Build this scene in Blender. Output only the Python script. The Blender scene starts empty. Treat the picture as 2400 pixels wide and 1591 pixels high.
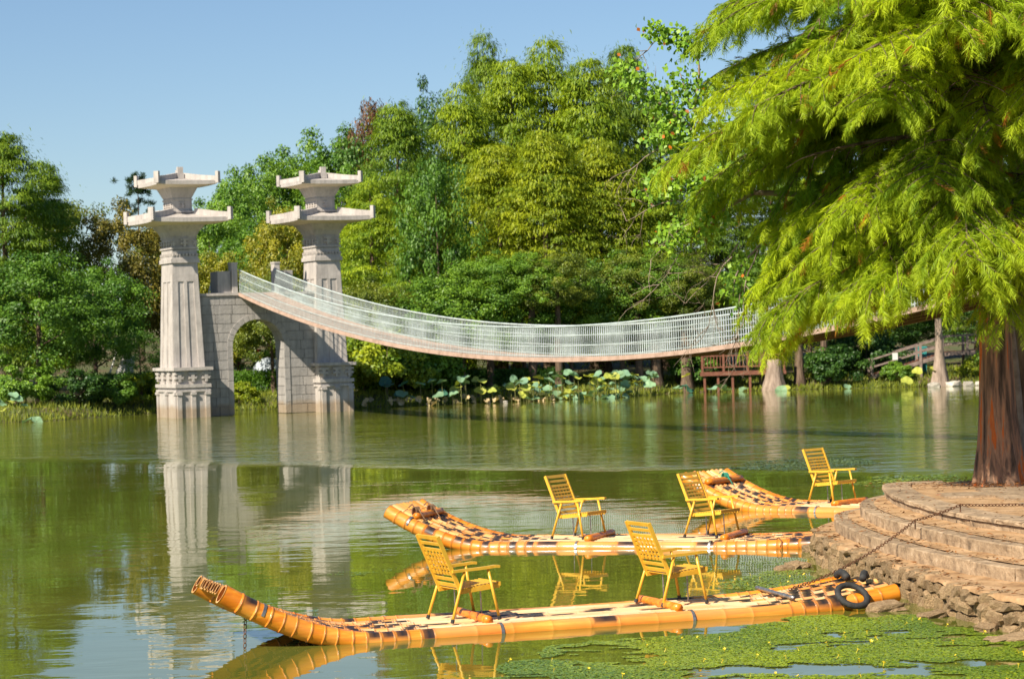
import bpy, math, random
import numpy as np
from mathutils import Vector, Matrix

sc = bpy.context.scene
col = sc.collection
R = math.radians

# ------------------------------------------------------------------ camera
FPX, ROLL, CAMH, PIT = 6000.0, 0.0305, 3.3, 11.5 / 6000.0
cF = Vector((0, math.cos(PIT), -math.sin(PIT)))
cU = Vector((0, math.sin(PIT), math.cos(PIT)))
cX = Vector((1, 0, 0))
cam = bpy.data.objects.new('camera', bpy.data.cameras.new('camera'))
col.objects.link(cam)
rt = cX * math.cos(ROLL) - cU * math.sin(ROLL)
up = cX * math.sin(ROLL) + cU * math.cos(ROLL)
m = Matrix((rt, up, -cF)).transposed().to_4x4()
m.translation = (0, 0, CAMH)
cam.matrix_world = m
cam.data.sensor_width = 36
cam.data.sensor_fit = 'HORIZONTAL'
cam.data.lens = FPX / 2400 * 36
cam.data.clip_start = 0.1
cam.data.clip_end = 3000
cam.data.dof.use_dof = True
cam.data.dof.focus_distance = 32
cam.data.dof.aperture_fstop = 5.0
sc.camera = cam

# ------------------------------------------------------------------ sky, sun, exposure
SUN_EL = R(41)
SH = Vector((-0.663, -0.749)).normalized()          # horizontal direction towards the sun
w = bpy.data.worlds.new('World'); sc.world = w; w.use_nodes = True
nt = w.node_tree
sky = nt.nodes.new('ShaderNodeTexSky'); sky.sky_type = 'NISHITA'; sky.sun_disc = False
sky.sun_elevation = SUN_EL
sky.sun_rotation = math.atan2(SH.x, SH.y) % (2 * math.pi)
sky.air_density = 0.9; sky.dust_density = 0.2; sky.ozone_density = 4.5
bg = nt.nodes['Background']; bg.inputs[1].default_value = 0.068
nt.links.new(sky.outputs[0], bg.inputs[0])
sl = bpy.data.lights.new('sun', 'SUN'); sl.energy = 5.0; sl.angle = R(0.55); sl.color = (1.0, 0.91, 0.75)
sun = bpy.data.objects.new('sun', sl); col.objects.link(sun)
sdir = Vector((SH.x * math.cos(SUN_EL), SH.y * math.cos(SUN_EL), math.sin(SUN_EL)))
sun.rotation_euler = sdir.to_track_quat('Z', 'Y').to_euler()
sun.location = (-20, -20, 40)
vs = sc.view_settings
vs.view_transform = 'Standard'; vs.look = 'None'; vs.exposure = 0.7; vs.gamma = 1.0
sc.cycles.use_denoising = True
sc.cycles.max_bounces = 7
sc.cycles.transparent_max_bounces = 4
sc.cycles.sample_clamp_indirect = 6.0


def ray(px, py):
    dx, dy = px - 1200, py - 795.5
    x = dx * math.cos(ROLL) - dy * math.sin(ROLL)
    y = dx * math.sin(ROLL) + dy * math.cos(ROLL)
    return cF + cX * (x / FPX) - cU * (y / FPX)


def G(px, py, z=0.0):
    d = ray(px, py)
    return Vector((0, 0, CAMH)) + d * ((z - CAMH) / d.z)


def AT(px, py, dist):
    d = ray(px, py)
    return Vector((0, 0, CAMH)) + d * (dist / d.y)


# ------------------------------------------------------------------ materials
def node(t, typ, **kw):
    n = t.nodes.new(typ)
    for k, v in kw.items():
        setattr(n, k, v)
    return n


def ramp(t, fac, stops):
    r = node(t, 'ShaderNodeValToRGB')
    e = r.color_ramp.elements
    while len(e) < len(stops):
        e.new(0.5)
    for i, (p, c) in enumerate(stops):
        e[i].position = p
        e[i].color = (*c, 1)
    t.links.new(fac, r.inputs[0])
    return r.outputs[0]


def surf(name, stops, scale=4.0, detail=6, rough=0.7, bump=0.0, bscale=None, stretch=None, world=False, spec=0.4,
         coat=0.0, metal=0.0, objvar=0.0):
    mt = bpy.data.materials.new(name); mt.use_nodes = True
    t = mt.node_tree; b = t.nodes['Principled BSDF']
    if world:
        co = node(t, 'ShaderNodeNewGeometry').outputs['Position']
    else:
        co = node(t, 'ShaderNodeTexCoord').outputs['Object']
        oi = node(t, 'ShaderNodeObjectInfo')
        va = node(t, 'ShaderNodeVectorMath', operation='ADD')
        sc_ = node(t, 'ShaderNodeMath', operation='MULTIPLY'); sc_.inputs[1].default_value = 37.0
        t.links.new(oi.outputs['Random'], sc_.inputs[0])
        t.links.new(co, va.inputs[0]); t.links.new(sc_.outputs[0], va.inputs[1])
        co = va.outputs[0]
    if stretch:
        mp = node(t, 'ShaderNodeMapping'); mp.inputs['Scale'].default_value = stretch
        t.links.new(co, mp.inputs['Vector']); co = mp.outputs[0]
    n = node(t, 'ShaderNodeTexNoise'); n.inputs['Scale'].default_value = scale; n.inputs['Detail'].default_value = detail
    n.inputs['Roughness'].default_value = 0.62
    t.links.new(co, n.inputs['Vector'])
    c = ramp(t, n.outputs[0], stops)
    if objvar and not world:
        hv = node(t, 'ShaderNodeHueSaturation')
        mr = node(t, 'ShaderNodeMapRange'); mr.inputs['To Min'].default_value = 1 - objvar; mr.inputs['To Max'].default_value = 1 + objvar
        t.links.new(oi.outputs['Random'], mr.inputs[0]); t.links.new(mr.outputs[0], hv.inputs['Value'])
        t.links.new(c, hv.inputs['Color']); c = hv.outputs[0]
    t.links.new(c, b.inputs['Base Color'])
    b.inputs['Roughness'].default_value = rough
    b.inputs['Specular IOR Level'].default_value = spec
    b.inputs['Coat Weight'].default_value = coat
    b.inputs['Coat Roughness'].default_value = 0.12
    b.inputs['Metallic'].default_value = metal
    if bump:
        n2 = node(t, 'ShaderNodeTexNoise'); n2.inputs['Scale'].default_value = bscale or scale * 3; n2.inputs['Detail'].default_value = 8
        t.links.new(co, n2.inputs['Vector'])
        bm = node(t, 'ShaderNodeBump'); bm.inputs['Distance'].default_value = bump; bm.inputs['Strength'].default_value = 1.0
        t.links.new(n2.outputs[0], bm.inputs['Height']); t.links.new(bm.outputs[0], b.inputs['Normal'])
    return mt


def leafmat(name, trans=0.35, gloss=0.25):
    mt = bpy.data.materials.new(name); mt.use_nodes = True
    t = mt.node_tree; b = t.nodes['Principled BSDF']; out = t.nodes['Material Output']
    oi = node(t, 'ShaderNodeObjectInfo')
    at = node(t, 'ShaderNodeAttribute'); at.attribute_name = 'tint'
    lo = node(t, 'ShaderNodeMix', data_type='RGBA', blend_type='MULTIPLY'); lo.inputs[0].default_value = 1
    t.links.new(oi.outputs['Color'], lo.inputs[6]); lo.inputs[7].default_value = (0.50, 0.62, 0.80, 1)
    hi = node(t, 'ShaderNodeMix', data_type='RGBA', blend_type='MULTIPLY'); hi.inputs[0].default_value = 1
    t.links.new(oi.outputs['Color'], hi.inputs[6]); hi.inputs[7].default_value = (1.55, 1.32, 0.85, 1)
    mx = node(t, 'ShaderNodeMix', data_type='RGBA')
    t.links.new(at.outputs['Fac'], mx.inputs[0]); t.links.new(lo.outputs[2], mx.inputs[6]); t.links.new(hi.outputs[2], mx.inputs[7])
    t.links.new(mx.outputs[2], b.inputs['Base Color'])
    b.inputs['Roughness'].default_value = 0.5
    b.inputs['Specular IOR Level'].default_value = gloss
    tr = node(t, 'ShaderNodeBsdfTranslucent')
    ty = node(t, 'ShaderNodeMix', data_type='RGBA', blend_type='MULTIPLY'); ty.inputs[0].default_value = 1
    t.links.new(mx.outputs[2], ty.inputs[6]); ty.inputs[7].default_value = (1.25, 1.2, 0.6, 1)
    t.links.new(ty.outputs[2], tr.inputs[0])
    ms = node(t, 'ShaderNodeMixShader'); ms.inputs[0].default_value = trans
    t.links.new(b.outputs[0], ms.inputs[1]); t.links.new(tr.outputs[0], ms.inputs[2]); t.links.new(ms.outputs[0], out.inputs[0])
    return mt


def attr_ramp_mat(name, base_stops, attrs, scale=6, rough=0.3, coat=0.5, stretch=None, spec=0.5, bump=0.0):
    """noise-coloured material; attrs = [(attribute, colour)] laid over it in turn"""
    mt = surf(name, base_stops, scale=scale, rough=rough, coat=coat, stretch=stretch, spec=spec, bump=bump, objvar=0.12)
    t = mt.node_tree; b = t.nodes['Principled BSDF']
    c = b.inputs['Base Color'].links[0].from_socket
    for a, colr in attrs:
        at = node(t, 'ShaderNodeAttribute'); at.attribute_name = a
        mx = node(t, 'ShaderNodeMix', data_type='RGBA')
        t.links.new(at.outputs['Fac'], mx.inputs[0]); t.links.new(c, mx.inputs[6]); mx.inputs[7].default_value = (*colr, 1)
        c = mx.outputs[2]
    t.links.new(c, b.inputs['Base Color'])
    return mt


MAT = {}
MAT['leaf'] = leafmat('leaf', 0.33, 0.3)
MAT['leaf_glossy'] = leafmat('leaf_glossy', 0.3, 0.5)
MAT['frond'] = leafmat('frond', 0.42, 0.2)
MAT['pad'] = leafmat('pad', 0.06, 0.5)
MAT['pad'].node_tree.nodes['Principled BSDF'].inputs['Roughness'].default_value = 0.34
MAT['bark'] = surf('bark', [(0.25, (0.045, 0.028, 0.018)), (0.5, (0.13, 0.085, 0.055)), (0.75, (0.24, 0.17, 0.12))], scale=9, stretch=(1, 1, 0.16), bump=0.03, bscale=16, rough=0.9)
MAT['bark_pale'] = surf('bark_pale', [(0.2, (0.12, 0.085, 0.06)), (0.6, (0.36, 0.27, 0.21)), (0.85, (0.46, 0.37, 0.3))], scale=7, stretch=(1, 1, 0.15), bump=0.03, bscale=14, rough=0.9)
MAT['bark_red'] = surf('bark_red', [(0.30, (0.022, 0.015, 0.011)), (0.41, (0.12, 0.075, 0.05)), (0.49, (0.30, 0.165, 0.10)), (0.55, (0.42, 0.23, 0.13)), (0.60, (0.62, 0.13, 0.018)), (0.75, (0.64, 0.24, 0.08))], scale=7.5, detail=10, stretch=(1, 1, 0.085), bump=0.06, bscale=15, rough=0.92)
MAT['twig'] = surf('twig', [(0.3, (0.16, 0.11, 0.075)), (0.7, (0.36, 0.29, 0.22))], scale=5, rough=0.85)
MAT['granite'] = surf('granite', [(0.2, (0.34, 0.305, 0.28)), (0.5, (0.48, 0.435, 0.40)), (0.8, (0.58, 0.53, 0.485))], scale=1.6, detail=10, rough=0.75, bump=0.01, bscale=9)
MAT['granite_block'] = surf('granite_block', [(0.2, (0.27, 0.255, 0.245)), (0.5, (0.37, 0.345, 0.325)), (0.8, (0.45, 0.415, 0.385))], scale=2.2, detail=10, rough=0.8, bump=0.012, bscale=10, objvar=0.05)
MAT['mortar'] = surf('mortar', [(0.3, (0.24, 0.225, 0.21)), (0.7, (0.32, 0.30, 0.285))], scale=5, rough=0.95)
MAT['stucco'] = surf('stucco', [(0.3, (0.58, 0.50, 0.38)), (0.7, (0.68, 0.60, 0.48))], scale=2, rough=0.85)
MAT['bamboo'] = attr_ramp_mat('bamboo', [(0.28, (0.42, 0.085, 0.004)), (0.42, (0.62, 0.17, 0.006)), (0.58, (0.74, 0.245, 0.012)), (0.78, (0.84, 0.42, 0.06))],
                              [('pale', (0.84, 0.50, 0.12)), ('wear', (0.88, 0.74, 0.48)), ('node', (0.30, 0.10, 0.02)), ('burn', (0.022, 0.016, 0.016))], scale=14, stretch=(0.07, 1, 1), rough=0.46, coat=0.2, bump=0.0015)  # cream overlay on pole tops is sun glare painted into the colour
MAT['bamboo_in'] = surf('bamboo_in', [(0.3, (0.55, 0.2, 0.03)), (0.7, (0.85, 0.55, 0.25))], scale=12, rough=0.7)
MAT['yellow_paint'] = surf('yellow_paint', [(0.25, (0.62, 0.34, 0.025)), (0.6, (0.74, 0.43, 0.04)), (0.85, (0.80, 0.52, 0.09))], scale=9, rough=0.42, coat=0.15, bump=0.001, objvar=0.05)
MAT['rubber'] = surf('rubber', [(0.3, (0.018, 0.018, 0.018)), (0.7, (0.05, 0.048, 0.045))], scale=18, rough=0.75, bump=0.004, bscale=60)
MAT['steel'] = surf('steel', [(0.3, (0.22, 0.20, 0.18)), (0.7, (0.5, 0.48, 0.45))], scale=20, rough=0.4, metal=0.8)
MAT['rust'] = surf('rust', [(0.3, (0.06, 0.028, 0.016)), (0.6, (0.17, 0.075, 0.035)), (0.8, (0.26, 0.13, 0.07))], scale=24, rough=0.85)
MAT['white_rail'] = surf('white_rail', [(0.25, (0.33, 0.38, 0.37)), (0.55, (0.50, 0.57, 0.55)), (0.8, (0.62, 0.68, 0.66))], scale=3, rough=0.45, world=True)
MAT['plank'] = surf('plank', [(0.25, (0.28, 0.18, 0.13)), (0.5, (0.46, 0.31, 0.235)), (0.8, (0.56, 0.41, 0.33))], scale=2.5, detail=9, rough=0.85, world=True)
MAT['red_wood'] = surf('red_wood', [(0.25, (0.11, 0.038, 0.022)), (0.6, (0.21, 0.08, 0.045)), (0.85, (0.30, 0.13, 0.08))], scale=5, rough=0.65)
MAT['grey_wood'] = surf('grey_wood', [(0.25, (0.12, 0.085, 0.07)), (0.6, (0.27, 0.20, 0.17)), (0.85, (0.40, 0.26, 0.16))], scale=5, rough=0.8)
MAT['step_stone'] = surf('step_stone', [(0.25, (0.10, 0.068, 0.042)), (0.42, (0.27, 0.185, 0.11)), (0.58, (0.40, 0.28, 0.17)), (0.78, (0.53, 0.41, 0.285))], scale=5.5, detail=10, rough=0.88, bump=0.02, bscale=22, objvar=0.13)
MAT['tread'] = surf('tread', [(0.25, (0.17, 0.09, 0.04)), (0.45, (0.38, 0.225, 0.105)), (0.62, (0.50, 0.315, 0.165)), (0.82, (0.40, 0.31, 0.21))], scale=2.6, detail=12, rough=0.92, bump=0.025, bscale=14, world=True)
MAT['rubble'] = surf('rubble', [(0.2, (0.12, 0.07, 0.032)), (0.45, (0.30, 0.195, 0.10)), (0.7, (0.45, 0.315, 0.175)), (0.9, (0.55, 0.42, 0.27))], scale=7, detail=10, rough=0.92, bump=0.03, bscale=18, objvar=0.18)
MAT['wall_core'] = surf('wall_core', [(0.3, (0.05, 0.035, 0.024)), (0.7, (0.16, 0.115, 0.075))], scale=9, rough=0.95, bump=0.05, bscale=14, world=True)
MAT['shore_stone'] = surf('shore_stone', [(0.25, (0.28, 0.24, 0.19)), (0.7, (0.60, 0.55, 0.47))], scale=4, rough=0.9, bump=0.03, objvar=0.15)
MAT['lotus'] = leafmat('lotus', 0.25, 0.35)
MAT['stalk'] = surf('stalk', [(0.3, (0.14, 0.16, 0.04)), (0.7, (0.26, 0.24, 0.08))], scale=6, rough=0.7)
MAT['petal'] = surf('petal', [(0.3, (0.75, 0.50, 0.02)), (0.7, (0.85, 0.66, 0.05))], scale=20, rough=0.5)
MAT['litter'] = leafmat('litter', 0.1, 0.2)
MAT['tent'] = surf('tent', [(0.4, (0.20, 0.27, 0.36)), (0.55, (0.45, 0.50, 0.55))], scale=1.4, rough=0.7)
MAT['canvas'] = surf('canvas', [(0.3, (0.55, 0.53, 0.50)), (0.7, (0.72, 0.70, 0.66))], scale=3, rough=0.9)
MAT['rope_green'] = surf('rope_green', [(0.3, (0.02, 0.20, 0.13)), (0.7, (0.05, 0.34, 0.22))], scale=20, rough=0.8)
MAT['rope'] = surf('rope', [(0.3, (0.13, 0.07, 0.04)), (0.7, (0.30, 0.18, 0.10))], scale=30, rough=0.9)
MAT['red_cloth'] = surf('red_cloth', [(0.3, (0.5, 0.05, 0.02)), (0.7, (0.65, 0.09, 0.03))], scale=6, rough=0.8)
MAT['teal_paint'] = surf('teal_paint', [(0.3, (0.02, 0.22, 0.22)), (0.7, (0.05, 0.34, 0.32))], scale=6, rough=0.6)




def tide(mt):
    """brown waterline stain on the lowest stone"""
    t = mt.node_tree; b = t.nodes['Principled BSDF']
    c = b.inputs['Base Color'].links[0].from_socket
    ps = node(t, 'ShaderNodeNewGeometry').outputs['Position']
    sp = node(t, 'ShaderNodeSeparateXYZ'); t.links.new(ps, sp.inputs[0])
    nn = node(t, 'ShaderNodeTexNoise'); nn.inputs['Scale'].default_value = 1.3; nn.inputs['Detail'].default_value = 6
    t.links.new(ps, nn.inputs['Vector'])
    ad = node(t, 'ShaderNodeMath', operation='MULTIPLY_ADD'); ad.inputs[1].default_value = 0.5
    t.links.new(nn.outputs[0], ad.inputs[0]); t.links.new(sp.outputs[2], ad.inputs[2])
    mr = node(t, 'ShaderNodeMapRange'); mr.inputs['From Min'].default_value = 0.86; mr.inputs['From Max'].default_value = 0.62
    mr.inputs['To Max'].default_value = 0.6
    t.links.new(ad.outputs[0], mr.inputs[0])
    mx = node(t, 'ShaderNodeMix', data_type='RGBA'); mx.inputs[7].default_value = (0.30, 0.20, 0.10, 1)
    t.links.new(mr.outputs[0], mx.inputs[0]); t.links.new(c, mx.inputs[6]); t.links.new(mx.outputs[2], b.inputs['Base Color'])


def streaks(mt, strength):
    t = mt.node_tree; b = t.nodes['Principled BSDF']
    c = b.inputs['Base Color'].links[0].from_socket
    ps = node(t, 'ShaderNodeNewGeometry').outputs['Position']
    mp = node(t, 'ShaderNodeMapping'); mp.inputs['Scale'].default_value = (5.5, 5.5, 0.35); t.links.new(ps, mp.inputs['Vector'])
    nn = node(t, 'ShaderNodeTexNoise'); nn.inputs['Scale'].default_value = 1.0; nn.inputs['Detail'].default_value = 8; nn.inputs['Roughness'].default_value = 0.7
    t.links.new(mp.outputs[0], nn.inputs['Vector'])
    f_ = ramp(t, nn.outputs[0], [(0.46, (0, 0, 0)), (0.70, (strength,) * 3)])
    mx = node(t, 'ShaderNodeMix', data_type='RGBA'); mx.inputs[7].default_value = (0.13, 0.125, 0.12, 1)
    t.links.new(f_, mx.inputs[0]); t.links.new(c, mx.inputs[6]); t.links.new(mx.outputs[2], b.inputs['Base Color'])


streaks(MAT['granite'], 0.42); streaks(MAT['granite_block'], 0.5)
tide(MAT['granite']); tide(MAT['granite_block'])

# ------------------------------------------------------------------ mesh helpers
class MB:
    def __init__(s):
        s.v, s.f, s.a, s.m = [], [], {}, []

    def add(s, vs_, fs, mi=0, **attrs):
        o = len(s.v)
        s.v += [tuple(p) for p in vs_]
        s.f += [tuple(i + o for i in q) for q in fs]
        s.m += [mi] * len(fs)
        for k, val in attrs.items():
            s.a.setdefault(k, {}).update({o + i: x for i, x in enumerate(val)})

    def box(s, c, size, rot=None, mi=0, taper=None):
        hx, hy, hz = size[0] / 2, size[1] / 2, size[2] / 2
        tx, ty = taper or (1, 1)
        P = [Vector((x * hx * (tx if z > 0 else 1), y * hy * (ty if z > 0 else 1), z * hz)) for z in (-1, 1) for x, y in ((-1, -1), (1, -1), (1, 1), (-1, 1))]
        if rot is not None:
            P = [rot @ p for p in P]
        c = Vector(c)
        s.add([p + c for p in P], [(3, 2, 1, 0), (4, 5, 6, 7), (0, 1, 5, 4), (1, 2, 6, 5), (2, 3, 7, 6), (3, 0, 4, 7)], mi)

    def bar(s, a, b, wd, th, upv=(0, 0, 1), mi=0):
        """rectangular bar from a to b; th along up, wd sideways"""
        a, b = Vector(a), Vector(b)
        d = (b - a).normalized(); u = Vector(upv)
        sd = d.cross(u)
        if sd.length < 1e-5:
            sd = d.cross(Vector((1, 0, 0)))
        sd.normalize(); u = sd.cross(d)
        P = [q + sd * (i * wd / 2) + u * (j * th / 2) for q in (a, b) for i, j in ((-1, -1), (1, -1), (1, 1), (-1, 1))]
        s.add(P, [(0, 1, 2, 3), (7, 6, 5, 4), (4, 5, 1, 0), (5, 6, 2, 1), (6, 7, 3, 2), (7, 4, 0, 3)], mi)

    def tube(s, path, radii, seg=8, caps=True, mi=0, lobes=None):
        path = [Vector(p) for p in path]
        n = len(path)
        if not hasattr(radii, '__len__'):
            radii = [radii] * n
        V = []
        d0 = (path[1] - path[0]).normalized()
        u = Vector((0, 0, 1)) if abs(d0.z) < 0.9 else Vector((1, 0, 0))
        for i in range(n):
            d = (path[min(i + 1, n - 1)] - path[max(i - 1, 0)]).normalized()
            sd = d.cross(u).normalized(); u = sd.cross(d).normalized()
            for k in range(seg):
                a = 2 * math.pi * k / seg
                rr = radii[i] * (lobes(i / max(n - 1, 1), a) if lobes else 1)
                V.append(path[i] + (sd * math.cos(a) + u * math.sin(a)) * rr)
        Fc = []
        for i in range(n - 1):
            for k in range(seg):
                k2 = (k + 1) % seg
                Fc.append((i * seg + k, (i + 1) * seg + k, (i + 1) * seg + k2, i * seg + k2))
        if caps:
            Fc.append(tuple(range(seg)))
            Fc.append(tuple((n - 1) * seg + k for k in reversed(range(seg))))
        s.add(V, Fc, mi)

    def prism(s, poly, z0, z1, mi=0, side=True):
        n = len(poly)
        V = [(p[0], p[1], z0) for p in poly] + [(p[0], p[1], z1) for p in poly]
        Fc = [tuple(range(n, 2 * n)), tuple(reversed(range(n)))]
        if side:
            Fc += [(i, (i + 1) % n, n + (i + 1) % n, n + i) for i in range(n)]
        s.add(V, Fc, mi)

    def mesh(s, name, mats, smooth=False):
        me = bpy.data.meshes.new(name)
        me.from_pydata(s.v, [], s.f)
        for mm in (mats if isinstance(mats, (list, tuple)) else [mats]):
            me.materials.append(MAT[mm] if isinstance(mm, str) else mm)
        if any(s.m):
            me.polygons.foreach_set('material_index', s.m)
        for k, dct in s.a.items():
            at = me.attributes.new(k, 'FLOAT', 'POINT')
            arr = np.zeros(len(s.v), np.float32)
            for i, x in dct.items():
                arr[i] = x
            at.data.foreach_set('value', arr)
        if smooth:
            me.polygons.foreach_set('use_smooth', [True] * len(me.polygons))
        me.update()
        return me

    def build(s, name, mats, parent=None, smooth=False):
        return link(name, s.mesh(name, mats, smooth), parent)


def link(name, me, parent=None):
    o = bpy.data.objects.new(name, me); col.objects.link(o)
    if parent is not None:
        o.parent = parent
    return o


def thing(name, loc, rz, label, cat, group=None, scale=None):
    o = bpy.data.objects.new(name, None); col.objects.link(o)
    o.empty_display_size = 0.2
    o.location = loc; o.rotation_euler = (0, 0, rz)
    if scale is not None:
        o.scale = scale
    return tag(o, label, cat, group)


def tag(o, label, cat, group=None):
    o['label'] = label; o['category'] = cat
    if group:
        o['group'] = group
    return o


def mesh_np(name, V, Fq, mat, tint=None, smooth=False):
    V = np.asarray(V, np.float32); Fq = np.asarray(Fq, np.int32)
    me = bpy.data.meshes.new(name)
    M_, k = Fq.shape
    me.vertices.add(len(V)); me.vertices.foreach_set('co', V.ravel())
    me.loops.add(M_ * k); me.loops.foreach_set('vertex_index', Fq.ravel())
    me.polygons.add(M_); me.polygons.foreach_set('loop_start', np.arange(0, M_ * k, k, dtype=np.int32))
    me.polygons.foreach_set('loop_total', np.full(M_, k, np.int32))
    me.materials.append(MAT[mat])
    if tint is not None:
        at = me.attributes.new('tint', 'FLOAT', 'FACE'); at.data.foreach_set('value', np.asarray(tint, np.float32))
    me.update(calc_edges=True)
    return me


def norm(a):
    return a / np.maximum(np.linalg.norm(a, axis=-1, keepdims=True), 1e-9)


def leaf_quads(P, D, N, L, W, bend=0.0):
    """rhombic leaves: base P, direction D, normal N, length L, width W"""
    D = norm(D); S = norm(np.cross(D, N)); Nn = np.cross(S, D)
    L = L[:, None]; W = W[:, None]
    a = P; b = P + D * L * 0.45 + S * W * 0.5 + Nn * bend * L
    c = P + D * L - Nn * bend * L; d = P + D * L * 0.45 - S * W * 0.5 + Nn * bend * L
    V = np.stack([a, b, c, d], 1).reshape(-1, 3)
    return V, np.arange(len(P) * 4).reshape(-1, 4)


def smooth_curve(pts, n=8):
    pts = [Vector(p) for p in pts]
    out = []
    for i in range(len(pts) - 1):
        p0 = pts[max(i - 1, 0)]; p1 = pts[i]; p2 = pts[i + 1]; p3 = pts[min(i + 2, len(pts) - 1)]
        for k in range(n):
            t = k / n
            out.append(0.5 * ((2 * p1) + (p2 - p0) * t + (2 * p0 - 5 * p1 + 4 * p2 - p3) * t * t + (3 * p1 - p0 - 3 * p2 + p3) * t ** 3))
    out.append(pts[-1])
    return out


def sstep(a, b, x):
    t = np.clip((x - a) / (b - a), 0, 1)
    return t * t * (3 - 2 * t)


# ------------------------------------------------------------------ ground and water
SHX = np.array([-400, -60, -23.1, -20.9, -18.4, -16.6, -12, -7.6, -4.2, -0.1, 4.1, 8.8, 13.2, 17.5, 21.7, 25.9, 60, 400.])
SHY = np.array([90, 108, 116.5, 117.5, 123.5, 126.5, 126, 124.5, 125, 127, 127.5, 133.5, 133, 132, 131, 130, 118, 80.])


def shore(x):
    return np.interp(x, SHX, SHY)


def gz(x, y):
    s = y - shore(x)
    z = -1.3 + 1.3 * sstep(-6, 0, s) + 0.45 * sstep(-0.3, 2.5, s) + 0.035 * np.clip(s - 3, 0, 40) + 4.0 * sstep(35, 110, s)
    z = z + np.where(s > 1, 0.12 * np.sin(x * 0.7 + y * 0.3) * np.sin(y * 0.55 - x * 0.2), 0)
    return z


xs = np.concatenate([np.linspace(-1500, -60, 14)[:-1], np.linspace(-60, 60, 161), np.linspace(60, 1500, 14)[1:]])
ys = np.concatenate([np.linspace(-60, 100, 12)[:-1], np.linspace(100, 150, 91), np.linspace(150, 260, 30)[1:], np.linspace(260, 2500, 14)[1:]])
XX, YY = np.meshgrid(xs, ys)
ZZ = gz(XX, YY)
V = np.stack([XX, YY, ZZ], -1).reshape(-1, 3)
nx, ny = len(xs), len(ys)
idx = np.arange(nx * ny).reshape(ny, nx)
Fq = np.stack([idx[:-1, :-1], idx[:-1, 1:], idx[1:, 1:], idx[1:, :-1]], -1).reshape(-1, 4)
MAT['ground'] = surf('ground', [(0.25, (0.07, 0.045, 0.022)), (0.42, (0.12, 0.085, 0.04)), (0.52, (0.075, 0.085, 0.025)), (0.75, (0.11, 0.13, 0.03))], scale=0.35, detail=12, rough=0.95, bump=0.06, bscale=3, world=True)
g = link('ground', mesh_np('ground', V, Fq, 'ground')); g['kind'] = 'structure'
g.data.polygons.foreach_set('use_smooth', [True] * len(g.data.polygons))

mt = bpy.data.materials.new('water'); mt.use_nodes = True; MAT['water'] = mt
t = mt.node_tree; b = t.nodes['Principled BSDF']
pos = node(t, 'ShaderNodeNewGeometry').outputs['Position']
sep = node(t, 'ShaderNodeSeparateXYZ'); t.links.new(pos, sep.inputs[0])


def mth(op, a, b_=None, clamp=False):
    n = node(t, 'ShaderNodeMath', operation=op, use_clamp=clamp)
    for i, q in enumerate((a, b_)):
        if q is None:
            continue
        if isinstance(q, (int, float)):
            n.inputs[i].default_value = q
        else:
            t.links.new(q, n.inputs[i])
    return n.outputs[0]


def nz(scale, detail, sx=1.0, sy=1.0, rough=0.5, dist=0.0):
    mp = node(t, 'ShaderNodeMapping'); mp.inputs['Scale'].default_value = (sx, sy, 1)
    t.links.new(pos, mp.inputs['Vector'])
    n = node(t, 'ShaderNodeTexNoise'); n.inputs['Scale'].default_value = scale; n.inputs['Detail'].default_value = detail
    n.inputs['Roughness'].default_value = rough; n.inputs['Distortion'].default_value = dist
    t.links.new(mp.outputs[0], n.inputs['Vector'])
    return n.outputs[0]


def mrange(v, a, b_, c=0.0, d=1.0, smooth=True):
    n = node(t, 'ShaderNodeMapRange', interpolation_type='SMOOTHSTEP' if smooth else 'LINEAR')
    n.inputs['From Min'].default_value = a; n.inputs['From Max'].default_value = b_
    n.inputs['To Min'].default_value = c; n.inputs['To Max'].default_value = d
    t.links.new(v, n.inputs[0])
    return n.outputs[0]


q = mth('ADD', sep.outputs[1], mth('MULTIPLY', sep.outputs[0], 0.85))
q = mth('ADD', q, mth('MULTIPLY', mth('SUBTRACT', nz(0.06, 3), 0.5), 6.0))
wind = mth('MULTIPLY', mrange(q, 61.5, 66), mrange(q, 96, 122, 1, 0.12))
near = mrange(sep.outputs[1], 24, 60)
patch = mrange(nz(0.16, 4, 0.6, 1.0), 0.42, 0.66)
amp = mth('ADD', mth('ADD', 0.0011, mth('MULTIPLY', patch, 0.0024)), mth('MULTIPLY', wind, 0.018))
h1 = nz(1.5, 2, 0.55, 1.0, 0.45, 0.4)
h2 = nz(5.0, 2, 0.7, 1.0, 0.5)
h0 = nz(0.7, 4, 0.4, 1.0, 0.6)
hh = mth('ADD', mth('ADD', mth('MULTIPLY', h1, 2.2), mth('MULTIPLY', h2, 0.45)), mth('MULTIPLY', mth('MULTIPLY', wind, h0), 5.0))
bmp = node(t, 'ShaderNodeBump'); bmp.inputs['Strength'].default_value = 1.0; bmp.inputs['Distance'].default_value = 1.0
t.links.new(mth('MULTIPLY', hh, amp), bmp.inputs['Height'])
t.links.new(bmp.outputs[0], b.inputs['Normal'])
cw = ramp(t, nz(0.25, 3), [(0.3, (0.095, 0.115, 0.014)), (0.7, (0.14, 0.15, 0.026))])
t.links.new(cw, b.inputs['Base Color'])
t.links.new(mth('ADD', 0.012, mth('MULTIPLY', wind, 0.05)), b.inputs['Roughness'])
b.inputs['IOR'].default_value = 1.333
b.inputs['Specular IOR Level'].default_value = 0.5
mb = MB(); mb.add([(-1500, -60, 0), (1500, -60, 0), (1500, 170, 0), (-1500, 170, 0)], [(0, 1, 2, 3)])
o = mb.build('lake_water', 'water'); o['kind'] = 'structure'

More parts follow.
